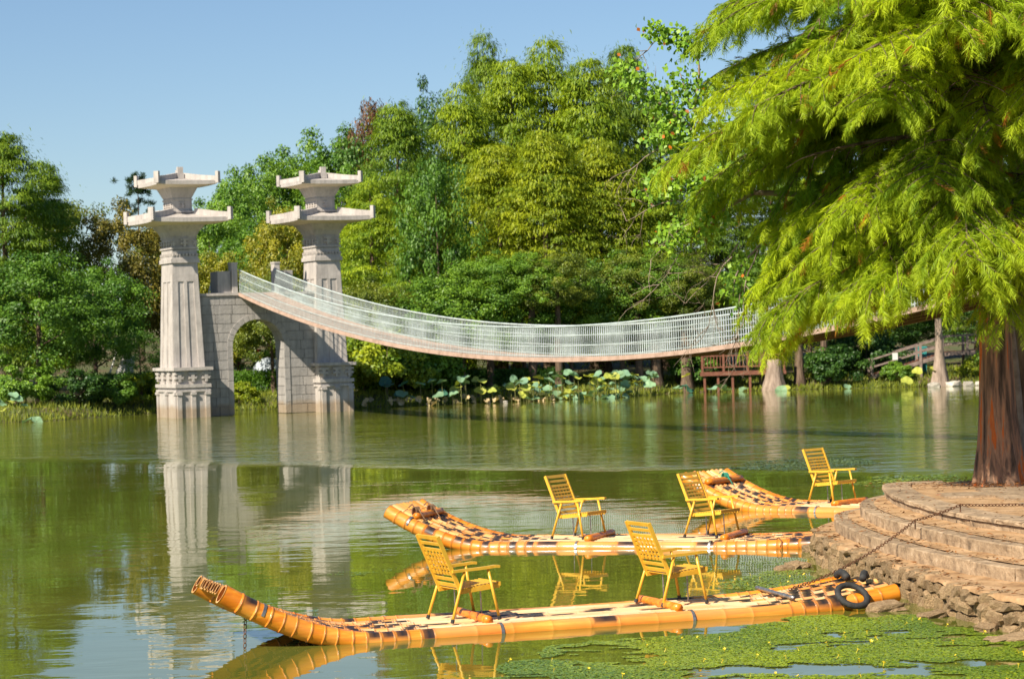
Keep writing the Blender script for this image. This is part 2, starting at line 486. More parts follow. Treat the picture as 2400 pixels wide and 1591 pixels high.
# ------------------------------------------------------------------ the gate: two towers, arched wall, footbridge
PHI = R(24.5)
Fx = Vector((math.cos(PHI), math.sin(PHI), 0)); Bx = Vector((math.sin(PHI), -math.cos(PHI), 0))
TC = Vector((-15.04, 116.62, 0))
GAP = 6.9


def frustum(mb, z0, z1, a0, b0, a1, b1, mi=0):
    P = [(x * a0 / 2, y * b0 / 2, z0) for x, y in ((-1, -1), (1, -1), (1, 1), (-1, 1))] + [(x * a1 / 2, y * b1 / 2, z1) for x, y in ((-1, -1), (1, -1), (1, 1), (-1, 1))]
    mb.add(P, [(3, 2, 1, 0), (4, 5, 6, 7), (0, 1, 5, 4), (1, 2, 6, 5), (2, 3, 7, 6), (3, 0, 4, 7)], mi)


def roof_mesh(zin, zeave, th, ztop, a_in, b_in, a, b_, a_top, b_top, lift):
    n = 8
    mb = MB()
    rings = []
    for (A_, B_, z, lf) in ((a_in, b_in, zin, 0), (a, b_, zeave, lift), (a, b_, zeave + th, lift), (a * 0.78, b_ * 0.78, zeave + th + 0.05, lift * .3), (a_top, b_top, ztop, 0)):
        ring = []
        for sd in range(4):
            for k in range(n):
                s_ = -1 + 2 * k / n
                x, y = ((s_, -1), (1, s_), (-s_, 1), (-1, -s_))[sd]
                ring.append((x * A_ / 2, y * B_ / 2, z + lf * abs(s_) ** 3))
        rings.append(ring)
    V = sum(rings, [])
    L = 4 * n
    Fc = []
    for r in range(len(rings) - 1):
        for k in range(L):
            k2 = (k + 1) % L
            Fc.append((r * L + k, r * L + k2, (r + 1) * L + k2, (r + 1) * L + k))
    Fc.append(tuple((len(rings) - 1) * L + k for k in range(L)))
    Fc.append(tuple(reversed(range(L))))
    mb.add(V, Fc)
    for i in range(L):                      # painted soffit between the neck and the eave
        mb.m[i] = 1
    mb.m[-1] = 1
    return mb


def make_tower(loc, label):
    T = thing('gate_tower', loc, PHI, label, 'tower', 'stone gate towers at the footbridge')
    bw, bd = 1.50, 3.0
    m_ = MB(); frustum(m_, -1.2, 1.40, bw, bd, bw - .02, bd - .02); m_.build('base', 'granite', T)
    m_ = MB(); m_.box((0, 0, 1.22), (bw + .13, bd + .13, .10)); m_.box((0, 0, 1.44), (bw + .17, bd + .17, .16)); m_.build('ledge', 'granite', T)
    for sy in (-1, 1):
        for x in (-.66, 0, .66):
            m_ = MB(); m_.box((x, sy * (bd / 2 + .012), .0), (.2, .14, 2.34)); m_.box((x, sy * (bd / 2 + .035), 1.09), (.26, .19, .12)); m_.build('pilaster', 'granite', T)
    for sx in (-1, 1):
        for y in (-1.36, 0, 1.36):
            m_ = MB(); m_.box((sx * (bw / 2 + .012), y, .0), (.14, .22, 2.34)); m_.box((sx * (bw / 2 + .035), y, 1.09), (.19, .28, .12)); m_.build('pilaster', 'granite', T)
    m_ = MB(); frustum(m_, 1.52, 2.13, bw - .12, bd - .12, bw - .02, bd - .02); m_.build('frieze', 'granite', T)

    def bracket(p, ax, s=1.0):
        mm = MB()
        for (wd, z, h) in ((.12, .0, .14), (.34, .14, .10), (.16, .24, .10), (.44, .34, .10)):
            sz = (wd * s, .16 * s, h * s) if ax == 'x' else (.16 * s, wd * s, h * s)
            mm.box((p[0], p[1], p[2] + (z + h / 2) * s), sz)
        for e in (-1, 1):
            q = (p[0] + (e * .17 * s if ax == 'x' else 0), p[1] + (e * .17 * s if ax == 'y' else 0), p[2] + .19 * s)
            mm.box(q, (.09 * s, .12 * s, .12 * s))
        mm.build('bracket', 'granite', T)
    for sy in (-1, 1):
        for x in (-.62, 0, .62):
            bracket((x, sy * (bd / 2), 1.62), 'x', .95)
    for sx in (-1, 1):
        for y in (-1.3, -.45, .45, 1.3):
            bracket((sx * bw / 2, y, 1.62), 'y', .95)
    m_ = MB(); m_.box((0, 0, 2.2), (bw + .34, bd + .34, .14)); m_.build('cap_slab', 'granite', T)
    # shaft with raised strips between sunk panels
    a0, b0, a1, b1 = 1.42, 1.96, 1.10, 1.60
    m_ = MB(); frustum(m_, 2.27, 7.02, a0, b0, a1, b1); m_.build('shaft', 'granite', T)

    def face_pt(sd, u, z):
        k = (z - 2.27) / (7.02 - 2.27)
        A_, B_ = a0 + (a1 - a0) * k, b0 + (b1 - b0) * k
        return Vector((u * A_ / 2, sd[1] * B_ / 2, z)) if sd[1] else Vector((sd[0] * A_ / 2, u * B_ / 2, z))
    for sd in ((0, -1), (0, 1), (-1, 0), (1, 0)):
        nrm = Vector((sd[0], sd[1], 0))
        edges = ((-1.03, -.62), (-.16, .10), (.64, 1.03)) if sd[1] else ((-1.03, -.66), (-.12, .12), (.66, 1.03))
        for (u0, u1) in edges:
            m_ = MB()
            P = []
            for z in (2.271, 6.15):
                for off in (-.02, .045):
                    for u in (u0, u1):
                        P.append(face_pt(sd, u, z) + nrm * off)
            m_.add(P, [(2, 3, 7, 6), (0, 2, 6, 4), (3, 1, 5, 7), (6, 7, 5, 4), (0, 1, 3, 2), (1, 0, 4, 5)])
            m_.build('shaft_strip', 'granite', T)
        m_ = MB(); P = []
        for z in (6.152, 7.0):
            for off in (-.02, .043):
                for u in (-1.03, 1.03):
                    P.append(face_pt(sd, u, z) + nrm * off)
        m_.add(P, [(2, 3, 7, 6), (0, 2, 6, 4), (3, 1, 5, 7), (6, 7, 5, 4), (0, 1, 3, 2), (1, 0, 4, 5)])
        m_.build('shaft_band', 'granite', T)
    m_ = MB(); m_.box((0, 0, 7.08), (1.34, 1.86, .18)); m_.box((0, 0, 7.235), (1.24, 1.76, .13)); m_.build('collar', 'granite', T)
    for sy in (-1, 1):
        for i in range(8):
            m_ = MB(); m_.box((-.54 + i * 1.08 / 7, sy * .87, 7.36), (.085, .09, .11)); m_.build('dentil', 'granite', T)
    for sx in (-1, 1):
        for i in range(10):
            m_ = MB(); m_.box((sx * .61, -.78 + i * 1.56 / 9, 7.36), (.09, .085, .11)); m_.build('dentil', 'granite', T)
    m_ = MB(); m_.box((0, 0, 7.44), (1.16, 1.66, .3)); m_.box((0, 0, 7.66), (1.26, 1.76, .10)); m_.box((0, 0, 7.9), (1.14, 1.64, .4)); m_.build('neck', 'granite', T)
    for sy in (-1, 1):
        bracket((0, sy * .86, 7.72), 'x', .85)
        for sx in (-1, 1):
            bracket((sx * .5, sy * .86, 7.74), 'x', .6)
    for sx in (-1, 1):
        for y in (-.6, -.2, .2, .6):
            bracket((sx * .6, y, 7.74), 'y', .6)
    m_ = MB(); frustum(m_, 8.1, 8.16, 1.22, 1.72, 1.22, 1.72); frustum(m_, 8.16, 8.4, 1.16, 1.66, 1.36, 1.88); frustum(m_, 8.4, 8.72, 1.36, 1.88, 1.86, 2.4); m_.build('capital', 'granite', T)
    A_, B_ = 3.60, 3.95
    rf = roof_mesh(8.70, 8.80, .19, 9.22, 1.8, 2.3, A_, B_, 1.1, 1.7, .035).build('lower_roof', ['granite', 'stucco'], T)

    def ridges(a, b_, ze, zt, at_, bt_, s):
        for sx, sy in ((-1, -1), (1, -1), (1, 1), (-1, 1)):
            p0 = Vector((sx * a / 2, sy * b_ / 2, ze)); p1 = Vector((sx * at_ / 2, sy * bt_ / 2, zt))
            mm = MB()
            pm = p0.lerp(p1, .45) + Vector((0, 0, -.02))
            mm.bar(p0, pm, .2 * s, .26 * s); mm.bar(pm, p1, .202 * s, .262 * s)
            rg = mm.build('hip_ridge', 'granite', T)
            mm = MB()
            d = (p0 - p1); d.z = 0; d.normalize()
            rot = Matrix.Rotation(math.atan2(d.y, d.x), 3, 'Z')
            mm.box(p0 + d * .05 + Vector((0, 0, .07)), (.16 * s, .27 * s, .58 * s), rot)
            mm.build('end_post', 'granite', rg)
    ridges(A_, B_, 9.10, 9.33, 1.1, 1.7, 1.0)
    m_ = MB(); frustum(m_, 9.15, 9.42, 1.02, 1.62, .92, 1.5); m_.box((0, 0, 9.30), (1.16, 1.76, .08)); frustum(m_, 9.42, 9.95, .90, 1.46, .90, 1.46); m_.box((0, 0, 9.86), (.98, 1.54, .06)); m_.build('upper_neck', 'granite', T)
    for sy in (-1, 1):
        bracket((0, sy * .75, 9.47), 'x', .6)
    for sx in (-1, 1):
        for y in (-.5, -.17, .17, .5):
            bracket((sx * .47, y, 9.47), 'y', .5)
    m_ = MB(); frustum(m_, 9.95, 10.42, .92, 1.48, 1.36, 1.95); m_.build('upper_capital', 'granite', T)
    A_, B_ = 2.78, 3.15
    roof_mesh(10.40, 10.50, .17, 10.84, 1.3, 1.9, A_, B_, .3, .9, .03).build('upper_roof', ['granite', 'stucco'], T)
    ridges(A_, B_, 10.76, 10.97, .3, .9, .9)
    m_ = MB(); m_.box((0, 0, 10.93), (.3, 1.3, .22)); m_.build('main_ridge', 'granite', T)
    m_ = MB(); m_.box((0, -.5, 11.17), (.26, .16, .36)); m_.box((0, -.2, 11.10), (.2, .14, .24)); m_.tube([(-.1, -.35, 11.1), (.1, -.35, 11.1)], .1, 8); m_.build('finial', 'granite', T)
    return T


make_tower(TC, 'two-tiered stone gate tower standing free of the footbridge, its base fully sunlit')
make_tower(TC + Fx * GAP, 'two-tiered stone gate tower with the footbridge passing before its shaft, beside the lotus bed')

# arched wall of coursed blocks
AW = thing('arched_gateway', TC, PHI, 'grey block wall with a round arch between the two stone towers', 'gateway')
XC, RA, ZS = 3.45, 1.26, 3.12
WX0, WX1, WT = 0.55, 6.35, 0.62
rnd = random.Random(5)


def jamb(z, r):
    if z <= ZS:
        return r
    k = r * r - (z - ZS) ** 2
    return math.sqrt(k) if k > 0 else 0.0


def block(parent, x0, x1, z0, z1, name, mat, y0, y1, side=0, r=RA, gap=.012):
    """one stone; side -1/+1: its right/left end follows the arch"""
    n = 5
    L = [(x0 + gap, z0 + gap + (z1 - z0 - 2 * gap) * i / n) for i in range(n + 1)]
    Rr = [(x1 - gap, z0 + gap + (z1 - z0 - 2 * gap) * i / n) for i in range(n + 1)]
    if side == -1:
        Rr = [(max(XC - jamb(z, r), x0 + gap + .02), z) for x, z in Rr]
    elif side == 1:
        L = [(min(XC + jamb(z, r), x1 - gap - .02), z) for x, z in L]
    else:
        L, Rr = [L[0], L[-1]], [Rr[0], Rr[-1]]
    poly = L[::-1] + Rr
    poly = poly[::-1]
    k = len(poly)
    mm = MB()
    Vv = [(p[0], y0, p[1]) for p in poly] + [(p[0], y1, p[1]) for p in poly]
    Fc = [tuple(reversed(range(k))), tuple(range(k, 2 * k))] + [(i, (i + 1) % k, k + (i + 1) % k, k + i) for i in range(k)]
    mm.add(Vv, Fc)
    return mm if parent is None else mm.build(name, mat, parent)


core = MB()
zc = [-0.9, 0.0] + [0.42 * (i + 1) for i in range(13)]
for i in range(len(zc) - 1):
    z0, z1 = zc[i], zc[i + 1]
    has = z0 < ZS + RA - .03
    spans = [(WX0, XC, -1), (XC, WX1, 1)] if has else [(WX0, WX1, 0)]
    for (xa, xb, sd) in spans:
        c_ = block(None, xa, xb, z0, z1, '', None, -WT + .03, WT - .03, sd, RA + .03, 0)
        core.add(c_.v, c_.f)
        # cut the course into stones
        ext = (xb - xa) if not has else (xb - xa - (jamb(max(z0, 0), RA) if z0 > 0 else RA))
        n = max(1, round(ext / .85)) if has else 7
        edge_in = (XC - jamb(max(z0, 0), RA)) if sd == -1 else (XC + jamb(max(z0, 0), RA))
        cuts = [xa]
        lo, hi = (xa, edge_in) if sd == -1 else ((edge_in, xb) if sd == 1 else (xa, xb))
        cs = sorted(lo + (hi - lo) * (k + (.25 if i % 2 else .0) + rnd.uniform(-.08, .08)) / n for k in range(1, n) if True)
        bounds = [xa] + [c for c in cs if xa + .25 < c < xb - .25] + [xb]
        for k in range(len(bounds) - 1):
            s2 = 0
            if sd == -1 and k == len(bounds) - 2:
                s2 = -1
            if sd == 1 and k == 0:
                s2 = 1
            e = rnd.uniform(0, .012)
            block(AW, bounds[k], bounds[k + 1], z0, z1, 'stone_block', 'granite_block', -WT - e, WT + e, s2)
core.build('mortar_core', 'mortar', AW)
NV = 15
for k in range(NV):                        # arch ring, a little proud of the wall
    a0, a1 = math.pi * k / NV + .006, math.pi * (k + 1) / NV - .006
    m_ = MB()
    r0, r1 = RA - .015, RA + .24
    P = [(XC + r * math.cos(a), y, ZS + r * math.sin(a)) for y in (-WT - .035, -WT + .06) for r, a in ((r0, a0), (r1, a0), (r1, a1), (r0, a1))]
    m_.add(P, [(0, 1, 2, 3), (7, 6, 5, 4), (4, 5, 1, 0), (5, 6, 2, 1), (6, 7, 3, 2), (7, 4, 0, 3)])
    m_.build('arch_stone', 'granite_block', AW)
for sx in (-1, 1):
    for k in range(6):
        m_ = MB(); m_.box((XC + sx * (RA + .11), -WT + .012, .27 + k * .52), (.25, .095, .5)); m_.build('jamb_stone', 'granite_block', AW)
m_ = MB(); m_.box(((WX0 + WX1) / 2, 0, 5.53), (WX1 - WX0, 1.4, .12)); m_.build('coping', 'granite', AW)
for (x, h) in ((1.95, 1.0), (4.95, 1.0)):
    m_ = MB(); m_.box((x, .05, 5.59 + h / 2), (.62, 1.1, h)); m_.build('pier', 'granite_block', AW)
for x in (2.42, 4.48):
    m_ = MB(); m_.box((x, -.35, 6.25), (.26, .5, 1.32)); m_.box((x, -.35, 6.94), (.3, .56, .08)); m_.build('rail_post', 'granite', AW)
# stair behind the wall, going down to the bank
m_ = MB(); m_.box((2.6, 1.1, 5.42), (3.2, .9, .2)); m_.build('landing', 'granite_block', AW)
for k in range(15):
    m_ = MB(); m_.box((1.55, 1.7 + .28 * k, 5.33 - .33 * k), (1.0, .3, .36)); m_.build('stair', 'granite_block', AW)
for x in (1.02, 2.08):
    m_ = MB()
    m_.tube([(x, .7, 6.45), (x, 1.6, 6.45), (x, 5.8, 1.5)], .035, 6)
    for k in range(25):
        y = .8 + k * .2
        zt = 6.45 if y < 1.6 else 6.45 - (y - 1.6) * 1.1786
        m_.tube([(x, y, zt), (x, y, zt - 1.0)], .02, 5)
    m_.build('stair_rail', 'white_rail', AW)

# suspension footbridge
S0 = TC + Fx * 3.45 + Bx * 0.64
SPAN, T0, ZMIN = 68.0, 34.0, 2.40
CA = (5.52 - ZMIN) / T0 ** 2
BW = 1.66


def deckz(tt):
    return ZMIN + CA * (tt - T0) ** 2


BR = thing('footbridge', (S0.x, S0.y, 0), PHI, 'long sagging plank footbridge with pale metal railings over the lake', 'bridge')
# bridge local: x across, -y along the span
NP = 480
Vp, Fp = [], []
for i in range(NP):
    ta, tb = SPAN * (i + .06) / NP, SPAN * (i + .94) / NP
    zo = rnd.uniform(-.006, .006); xo = rnd.uniform(-.015, .015)
    base = len(Vp)
    for (tt) in (ta, tb):
        for x in (-BW / 2, BW / 2):
            for dz in (0, .05):
                Vp.append((x + xo, -tt, deckz(tt) + dz + zo))
    Fp += [tuple(base + k for k in q) for q in ((1, 3, 7, 5), (0, 4, 6, 2), (0, 1, 5, 4), (2, 6, 7, 3), (0, 2, 3, 1), (4, 5, 7, 6))]
mm = MB(); mm.add(Vp, Fp); o = mm.build('deck_planks', 'plank', BR); o['kind'] = 'stuff'
tt_ = [SPAN * i / 60 for i in range(61)]
for x in (-BW / 2 + .1, -.25, .25, BW / 2 - .1):
    m_ = MB(); m_.tube([(x, -q, deckz(q) - .05) for q in tt_], .045, 6); m_.build('deck_cable', 'rust', BR, True)
for sx in (-1, 1):
    m_ = MB()
    for i in range(60):
        m_.bar((sx * (BW / 2 + .035), -tt_[i], deckz(tt_[i])), (sx * (BW / 2 + .035), -tt_[i + 1], deckz(tt_[i + 1])), .06, .14)
    m_.build('edge_board', 'plank', BR)
    for hgt, rr, nm in ((1.12, .032, 'top_rail'), (.80, .014, 'rail'), (.46, .014, 'rail'), (.13, .014, 'rail')):
        m_ = MB(); m_.tube([(sx * (BW / 2 + .02), -q, deckz(q) + hgt) for q in tt_], rr, 6); m_.build(nm, 'white_rail', BR, True)
bm_ = MB(); bm_.tube([(0, 0, 0), (0, 0, .28), (0, 0, .56), (0, 0, .84), (0, 0, 1.12)], [.009, .013, .008, .013, .009], 5, caps=False)
bal = bm_.mesh('baluster', 'white_rail')
DT = .15
rest = MB()
for sx in (-1, 1):
    for i in range(int(SPAN / DT)):
        tt = .1 + i * DT
        if 27.0 < tt < 49.3:
            o = link('baluster', bal, BR); o.location = (sx * (BW / 2 + .02), -tt, deckz(tt))
        else:
            rest.add([(v[0] + sx * (BW / 2 + .02), v[1] - tt, v[2] + deckz(tt)) for v in bm_.v], bm_.f)
o = rest.build('far_balusters', 'white_rail', BR); o['kind'] = 'stuff'
pe = S0 + Bx * (SPAN + .9)
PE = thing('bridge_pier', (pe.x, pe.y, 0), PHI, 'block pier carrying the landward end of the footbridge', 'pier')
m_ = MB(); frustum(m_, -1.3, 5.3, 3.4, 2.2, 3.0, 1.8); m_.box((0, 0, 5.38), (3.3, 2.1, .16)); m_.build('body', 'granite_block', PE)
for sx in (-1, 1):
    m_ = MB(); m_.box((sx * 1.15, 0, 6.1), (.4, .9, 1.28)); m_.build('post', 'granite', PE)

# ------------------------------------------------------------------ landing with curved steps
L1 = [(5.9, 39.6), (5.05, 38.95), (4.55, 37.95), (4.27, 36.9), (4.16, 35.6), (4.22, 34.2), (4.36, 32.9), (4.50, 31.5), (4.64, 30.15), (4.76, 29.1), (4.92, 28.1), (5.14, 27.2), (5.5, 26.2), (6.0, 25.2)]
S2 = [(6.0, 39.55), (5.25, 38.75), (4.76, 37.85), (4.55, 36.8), (4.49, 35.6), (4.53, 34.3), (4.64, 32.9), (4.80, 31.6), (5.01, 30.4), (5.29, 29.2), (5.66, 28.2), (6.15, 27.0), (6.8, 25.6)]
S3 = [(6.2, 39.5), (5.55, 38.9), (5.15, 38.0), (4.94, 36.9), (4.87, 35.7), (4.90, 34.4), (5.02, 33.1), (5.22, 31.8), (5.48, 30.4), (5.80, 29.2), (6.3, 27.9), (7.0, 26.4), (7.7, 25.2)]
PL = [(6.6, 39.42), (5.95, 39.42), (5.68, 39.2), (5.52, 38.4), (5.42, 37.4), (5.38, 36.3), (5.41, 35.1), (5.49, 33.9), (5.66, 32.5), (5.92, 31.4), (6.3, 30.2), (6.9, 28.8), (7.7, 27.3), (8.5, 26.0)]
SW = thing('stone_landing', (4.2, 34, 0), 0, 'round stone boat landing with three curved steps above a rubble wall', 'landing')
OX, OY = 4.2, 34.0
ZL = (.36, .54, .70, .86)


def closed(cv):
    return [Vector((p.x - OX, p.y - OY, 0)) for p in cv] + [Vector((16 - OX, cv[-1].y - OY, 0)), Vector((16 - OX, 42 - OY, 0)), Vector((9 - OX, 41.5 - OY, 0)), Vector((7.4 - OX, 39.75 - OY, 0))]


def ear_fill(poly3, z):
    """triangulated flat cap"""
    from mathutils.geometry import tessellate_polygon
    return tessellate_polygon([[Vector((p.x, p.y, 0)) for p in poly3]])


curves = []
for pts in (L1, S2, S3, PL):
    curves.append(smooth_curve([(p[0], p[1], 0) for p in pts], 6))
for i, cv in enumerate(curves):
    z1 = ZL[i]; z0 = -1.25 if i == 0 else ZL[i - 1]
    ins = 0.10 if i == 0 else 0.09
    # inset core so that face stones stand proud of it
    cc = []
    for k, p in enumerate(cv):
        tn = (cv[min(k + 1, len(cv) - 1)] - cv[max(k - 1, 0)]).normalized()
        cc.append(p + Vector((-tn.y, tn.x, 0)) * ins)
    poly = closed(cc)
    n = len(poly)
    tris = ear_fill(poly, z1)
    mm = MB()
    top = z1 - .028
    mm.add([(p.x, p.y, top) for p in poly] + [(p.x, p.y, z0 - .02) for p in poly],
           [tuple(tr) for tr in tris] + [(k, (k + 1) % n, n + (k + 1) % n, n + k) for k in range(n)], 0)
    o = mm.build('step_core' if i else 'wall_core', 'wall_core' if i == 0 else 'tread', SW)
        # tread: a worn earth-covered surface slightly uneven, stopping behind the face stones
    if i < 3:
        nxt = curves[i + 1]
    # edge blocks / coping
rs = random.Random(11)


def curve_len(cv):
    L = [0]
    for a, b_ in zip(cv[:-1], cv[1:]):
        L.append(L[-1] + (b_ - a).length)
    return L


def cpos(cv, L, s):
    s = min(max(s, 0), L[-1] - 1e-4)
    import bisect
    k = bisect.bisect_right(L, s) - 1
    k = min(k, len(cv) - 2)
    f_ = (s - L[k]) / (L[k + 1] - L[k])
    p = cv[k].lerp(cv[k + 1], f_); tn = (cv[k + 1] - cv[k]).normalized()
    return p, tn, Vector((-tn.y, tn.x, 0))


def curb(cv, s0, s1, z0, z1, depth, rough_, parent, name, mat):
    L = curve_len(cv)
    nseg = max(2, int((s1 - s0) / .22))
    rows = []
    for k in range(nseg + 1):
        p, tn, nn = cpos(cv, L, s0 + (s1 - s0) * k / nseg)
        j = lambda a: rs.uniform(-a, a)
        e = .012
        rows.append([p + nn * (j(rough_)) + Vector((0, 0, z0)), p + nn * (j(rough_)) + Vector((0, 0, (z0 + z1) / 2 + j(rough_))), p + nn * (j(rough_)) + Vector((0, 0, z1 - e)), p + nn * (e + abs(j(rough_))) + Vector((0, 0, z1)), p + nn * depth + Vector((0, 0, z1 + j(.004))), p + nn * depth + Vector((0, 0, z0))])
    mm = MB()
    V_ = [q - Vector((OX, OY, 0)) for r in rows for q in r]
    m6 = 6
    Fc = []
    for k in range(nseg):
        for q in range(m6):
            q2 = (q + 1) % m6
            Fc.append((k * m6 + q, k * m6 + q2, (k + 1) * m6 + q2, (k + 1) * m6 + q))
    Fc = [tuple(reversed(f_)) for f_ in Fc]
    Fc.append(tuple(range(m6))); Fc.append(tuple(nseg * m6 + q for q in reversed(range(m6))))
    mm.add(V_, Fc)
    return mm.build(name, mat, parent)


for i in (1, 2):                             # step 2 and 3: cut kerb stones of uneven length
    cv = curves[i]; L = curve_len(cv); s = 0.02
    while s < L[-1] - .2:
        ln = rs.uniform(.55, 1.15)
        curb(cv, s, min(s + ln, L[-1]), ZL[i - 1] - .02, ZL[i] - rs.uniform(0, .012), .24 + rs.uniform(0, .06), .009, SW, 'kerb_stone', 'step_stone')
        s += ln + rs.uniform(.008, .02)
cv = curves[3]; L = curve_len(cv); s = .02   # platform: riser course and a thin overhanging paving course
while s < L[-1] - .2:
    ln = rs.uniform(.8, 1.5)
    curb(cv, s, min(s + ln, L[-1]), ZL[2] - .02, ZL[3] - .065, .22, .006, SW, 'riser_stone', 'step_stone')
    s += ln + .015
ctop = [p + Vector((0, 0, 0)) for p in cv]
s = .02
while s < L[-1] - .2:
    ln = rs.uniform(.5, .95)
    p_ = []
    curb([q + Vector((-.035, -.01, 0)) for q in cv], s, min(s + ln, L[-1]), ZL[3] - .058, ZL[3] - rs.uniform(-.002, .008), .42, .010, SW, 'paving_slab', 'step_stone')
    s += ln + rs.uniform(.008, .02)
# paving of the platform: long slabs, joints between
for j in range(7):
    for k in range(9):
        x = 6.1 + k * 1.1 + (.4 if j % 2 else 0) + rs.uniform(-.03, .03); y = 33.6 + j * .82
        # keep slabs behind the rim
        lim = np.interp(y, [27.3, 28.8, 30.2, 31.4, 32.5, 33.9, 35.1, 36.3, 37.4, 38.4, 39.2], [7.7, 6.9, 6.3, 5.92, 5.66, 5.49, 5.41, 5.38, 5.42, 5.52, 5.68]) + .6
        if x - .5 < lim or y > 39.0 or (abs(x - 7.2) < .95 and abs(y - 38.26) < .7) or (abs(x - 8.2) < .9 and abs(y - 39.0) < .7):
            continue
        m_ = MB(); m_.box((x - OX, y - OY, ZL[3] - .02 + rs.uniform(-.004, .004)), (1.08, .80, .05), Matrix.Rotation(rs.uniform(-.01, .01), 3, 'Z')); m_.build('paving_slab', 'step_stone', SW)
# treads: packed earth with a wavy skin
for i in range(3):
    cvA, cvB = curves[i], curves[i + 1]
    LA, LB = curve_len(cvA), curve_len(cvB)
    Vv, Ff = [], []
    NU, NW = 110, 7
    for a in range(NU + 1):
        pa, _, na = cpos(cvA, LA, LA[-1] * a / NU)
        # nearest point on the inner curve keeps the strip square to the step
        qb = min(range(len(cvB)), key=lambda k: (cvB[k] - pa).length)
        pb = cvB[qb] + (cvB[qb] - pa).normalized() * .08
        st = pa + na * (.03 if i == 0 else .2)
        for c in range(NW + 1):
            p = st.lerp(pb, c / NW)
            hz = ZL[i] + .004 + .010 * math.sin(p.x * 9 + p.y * 4) * math.sin(p.y * 6.3) * (1 if 0 < c else .2) + (0.02 * (c / NW) ** 3)
            Vv.append((p.x - OX, p.y - OY, hz))
    for a in range(NU):
        for c in range(NW):
            k = a * (NW + 1) + c
            Ff.append((k, k + NW + 1, k + NW + 2, k + 1))
    mm = MB(); mm.add(Vv, Ff)
    if i == 0:                                # front lip of the bottom ledge
        o_ = len(mm.v)
        for a in range(NU + 1):
            x, y, z = mm.v[a * (NW + 1)]
            mm.v.append((x - .02 * 1, y, z - .045 - .012 * math.sin(a * 1.7) - .012 * math.sin(a * .61)))
        for a in range(NU):
            mm.f.append((a * (NW + 1), o_ + a, o_ + a + 1, (a + 1) * (NW + 1))); mm.m.append(0)
    mm.build('earth_tread', 'tread', SW, True)


# rubble stones of the wall
def stone_mesh(seed, mat='rubble', sub=2):
    r_ = random.Random(seed)
    P = {}
    Vv, Ff = [], []

    def vid(i, j, k):
        key = (i, j, k)
        if key not in P:
            p = Vector((i / sub * 2 - 1, j / sub * 2 - 1, k / sub * 2 - 1))
            l = p.length
            p = p * (1 - .26 * max(0, l - 1.05)) + Vector((r_.uniform(-.17, .17), r_.uniform(-.2, .2), r_.uniform(-.17, .17)))
            P[key] = len(Vv); Vv.append(p * .5)
        return P[key]
    for a in range(sub):
        for c in range(sub):
            for lo in (0, 1):
                k = lo * sub
                for ax in range(3):
                    def mk(u, v):
                        t_ = [u, v]; t_.insert(ax, k); return vid(*t_)
                    q = (mk(a, c), mk(a + 1, c), mk(a + 1, c + 1), mk(a, c + 1))
                    Ff.append(q if (lo ^ (ax == 1)) else q[::-1])
    mm = MB(); mm.add(Vv, Ff)
    return mm.mesh('stone', mat)


SM = [stone_mesh(s_) for s_ in range(9)]
cv = curves[0]; L = curve_len(cv)
s = 2.2
cols_ = []
while s < L[-1] - 1.6:
    wd = rs.uniform(.15, .36)
    z = -.10
    split = rs.random()
    rows = [rs.uniform(.15, .24), rs.uniform(.13, .2), rs.uniform(.09, .16)] if split < .75 else [rs.uniform(.24, .34), rs.uniform(.14, .2)]
    for hgt in rows:
        if z > .30:
            break
        hgt = min(hgt, .37 - z)
        w2 = wd * rs.uniform(.8, 1.12)
        p, tn, nn = cpos(cv, L, s + wd / 2 + rs.uniform(-.05, .05))
        o = link('stone', rs.choice(SM), SW)
        pp = p + nn * (rs.uniform(.08, .16))
        o.location = (pp.x - OX, pp.y - OY, z + hgt / 2)
        o.rotation_euler = (rs.uniform(-.13, .13), rs.uniform(-.16, .16), math.atan2(tn.y, tn.x) + rs.uniform(-.15, .15))
        if rs.random() < .5:
            o.rotation_euler[2] += math.pi
        o.scale = (w2 * 1.0, .28, hgt * 1.02)
        z += hgt * .97
    s += wd * .96

# loose rocks at the foot of the wall
for (px, py, zz, sx, sy, sz, rz, lab) in (
        (2075, 1430, .03, .42, .3, .12, .3, 'flat tilted rock in the shallow water beside the tyre'),
        (2365, 1462, .12, .52, .4, .34, .9, 'big broken rock leaning on the rubble wall by the weeds'),
        (2375, 1500, .0, .6, .3, .1, .2, 'long low muddy rock lying in the green water weed'),
        (1905, 1292, .03, .3, .22, .16, .1, 'round wet rock at the corner of the landing beside the raft'),
        (1868, 1330, .0, .3, .3, .16, .7, 'brown half-sunken rock in front of the landing corner'),
        (1840, 1336, -.01, .26, .22, .14, .2, 'smaller brown half-sunken rock in front of the landing corner'),
        (2185, 1446, .02, .3, .2, .09, .5, 'low pale rock at the wall foot among floating leaves'),
        (2310, 1476, .0, .34, .22, .12, 1.2, 'flat slab of rock lying below the broken wall')):
    p = G(px, py, 0)
    o = link('rock', stone_mesh(int(px), 'rubble', 3)); o.location = (p.x, p.y, zz); o.scale = (sx, sy, sz); o.rotation_euler = (.1, -.08, rz)
    tag(o, lab, 'rock')

# ------------------------------------------------------------------ bamboo rafts
WR, NPOLE = 1.62, 10
DECK = .10


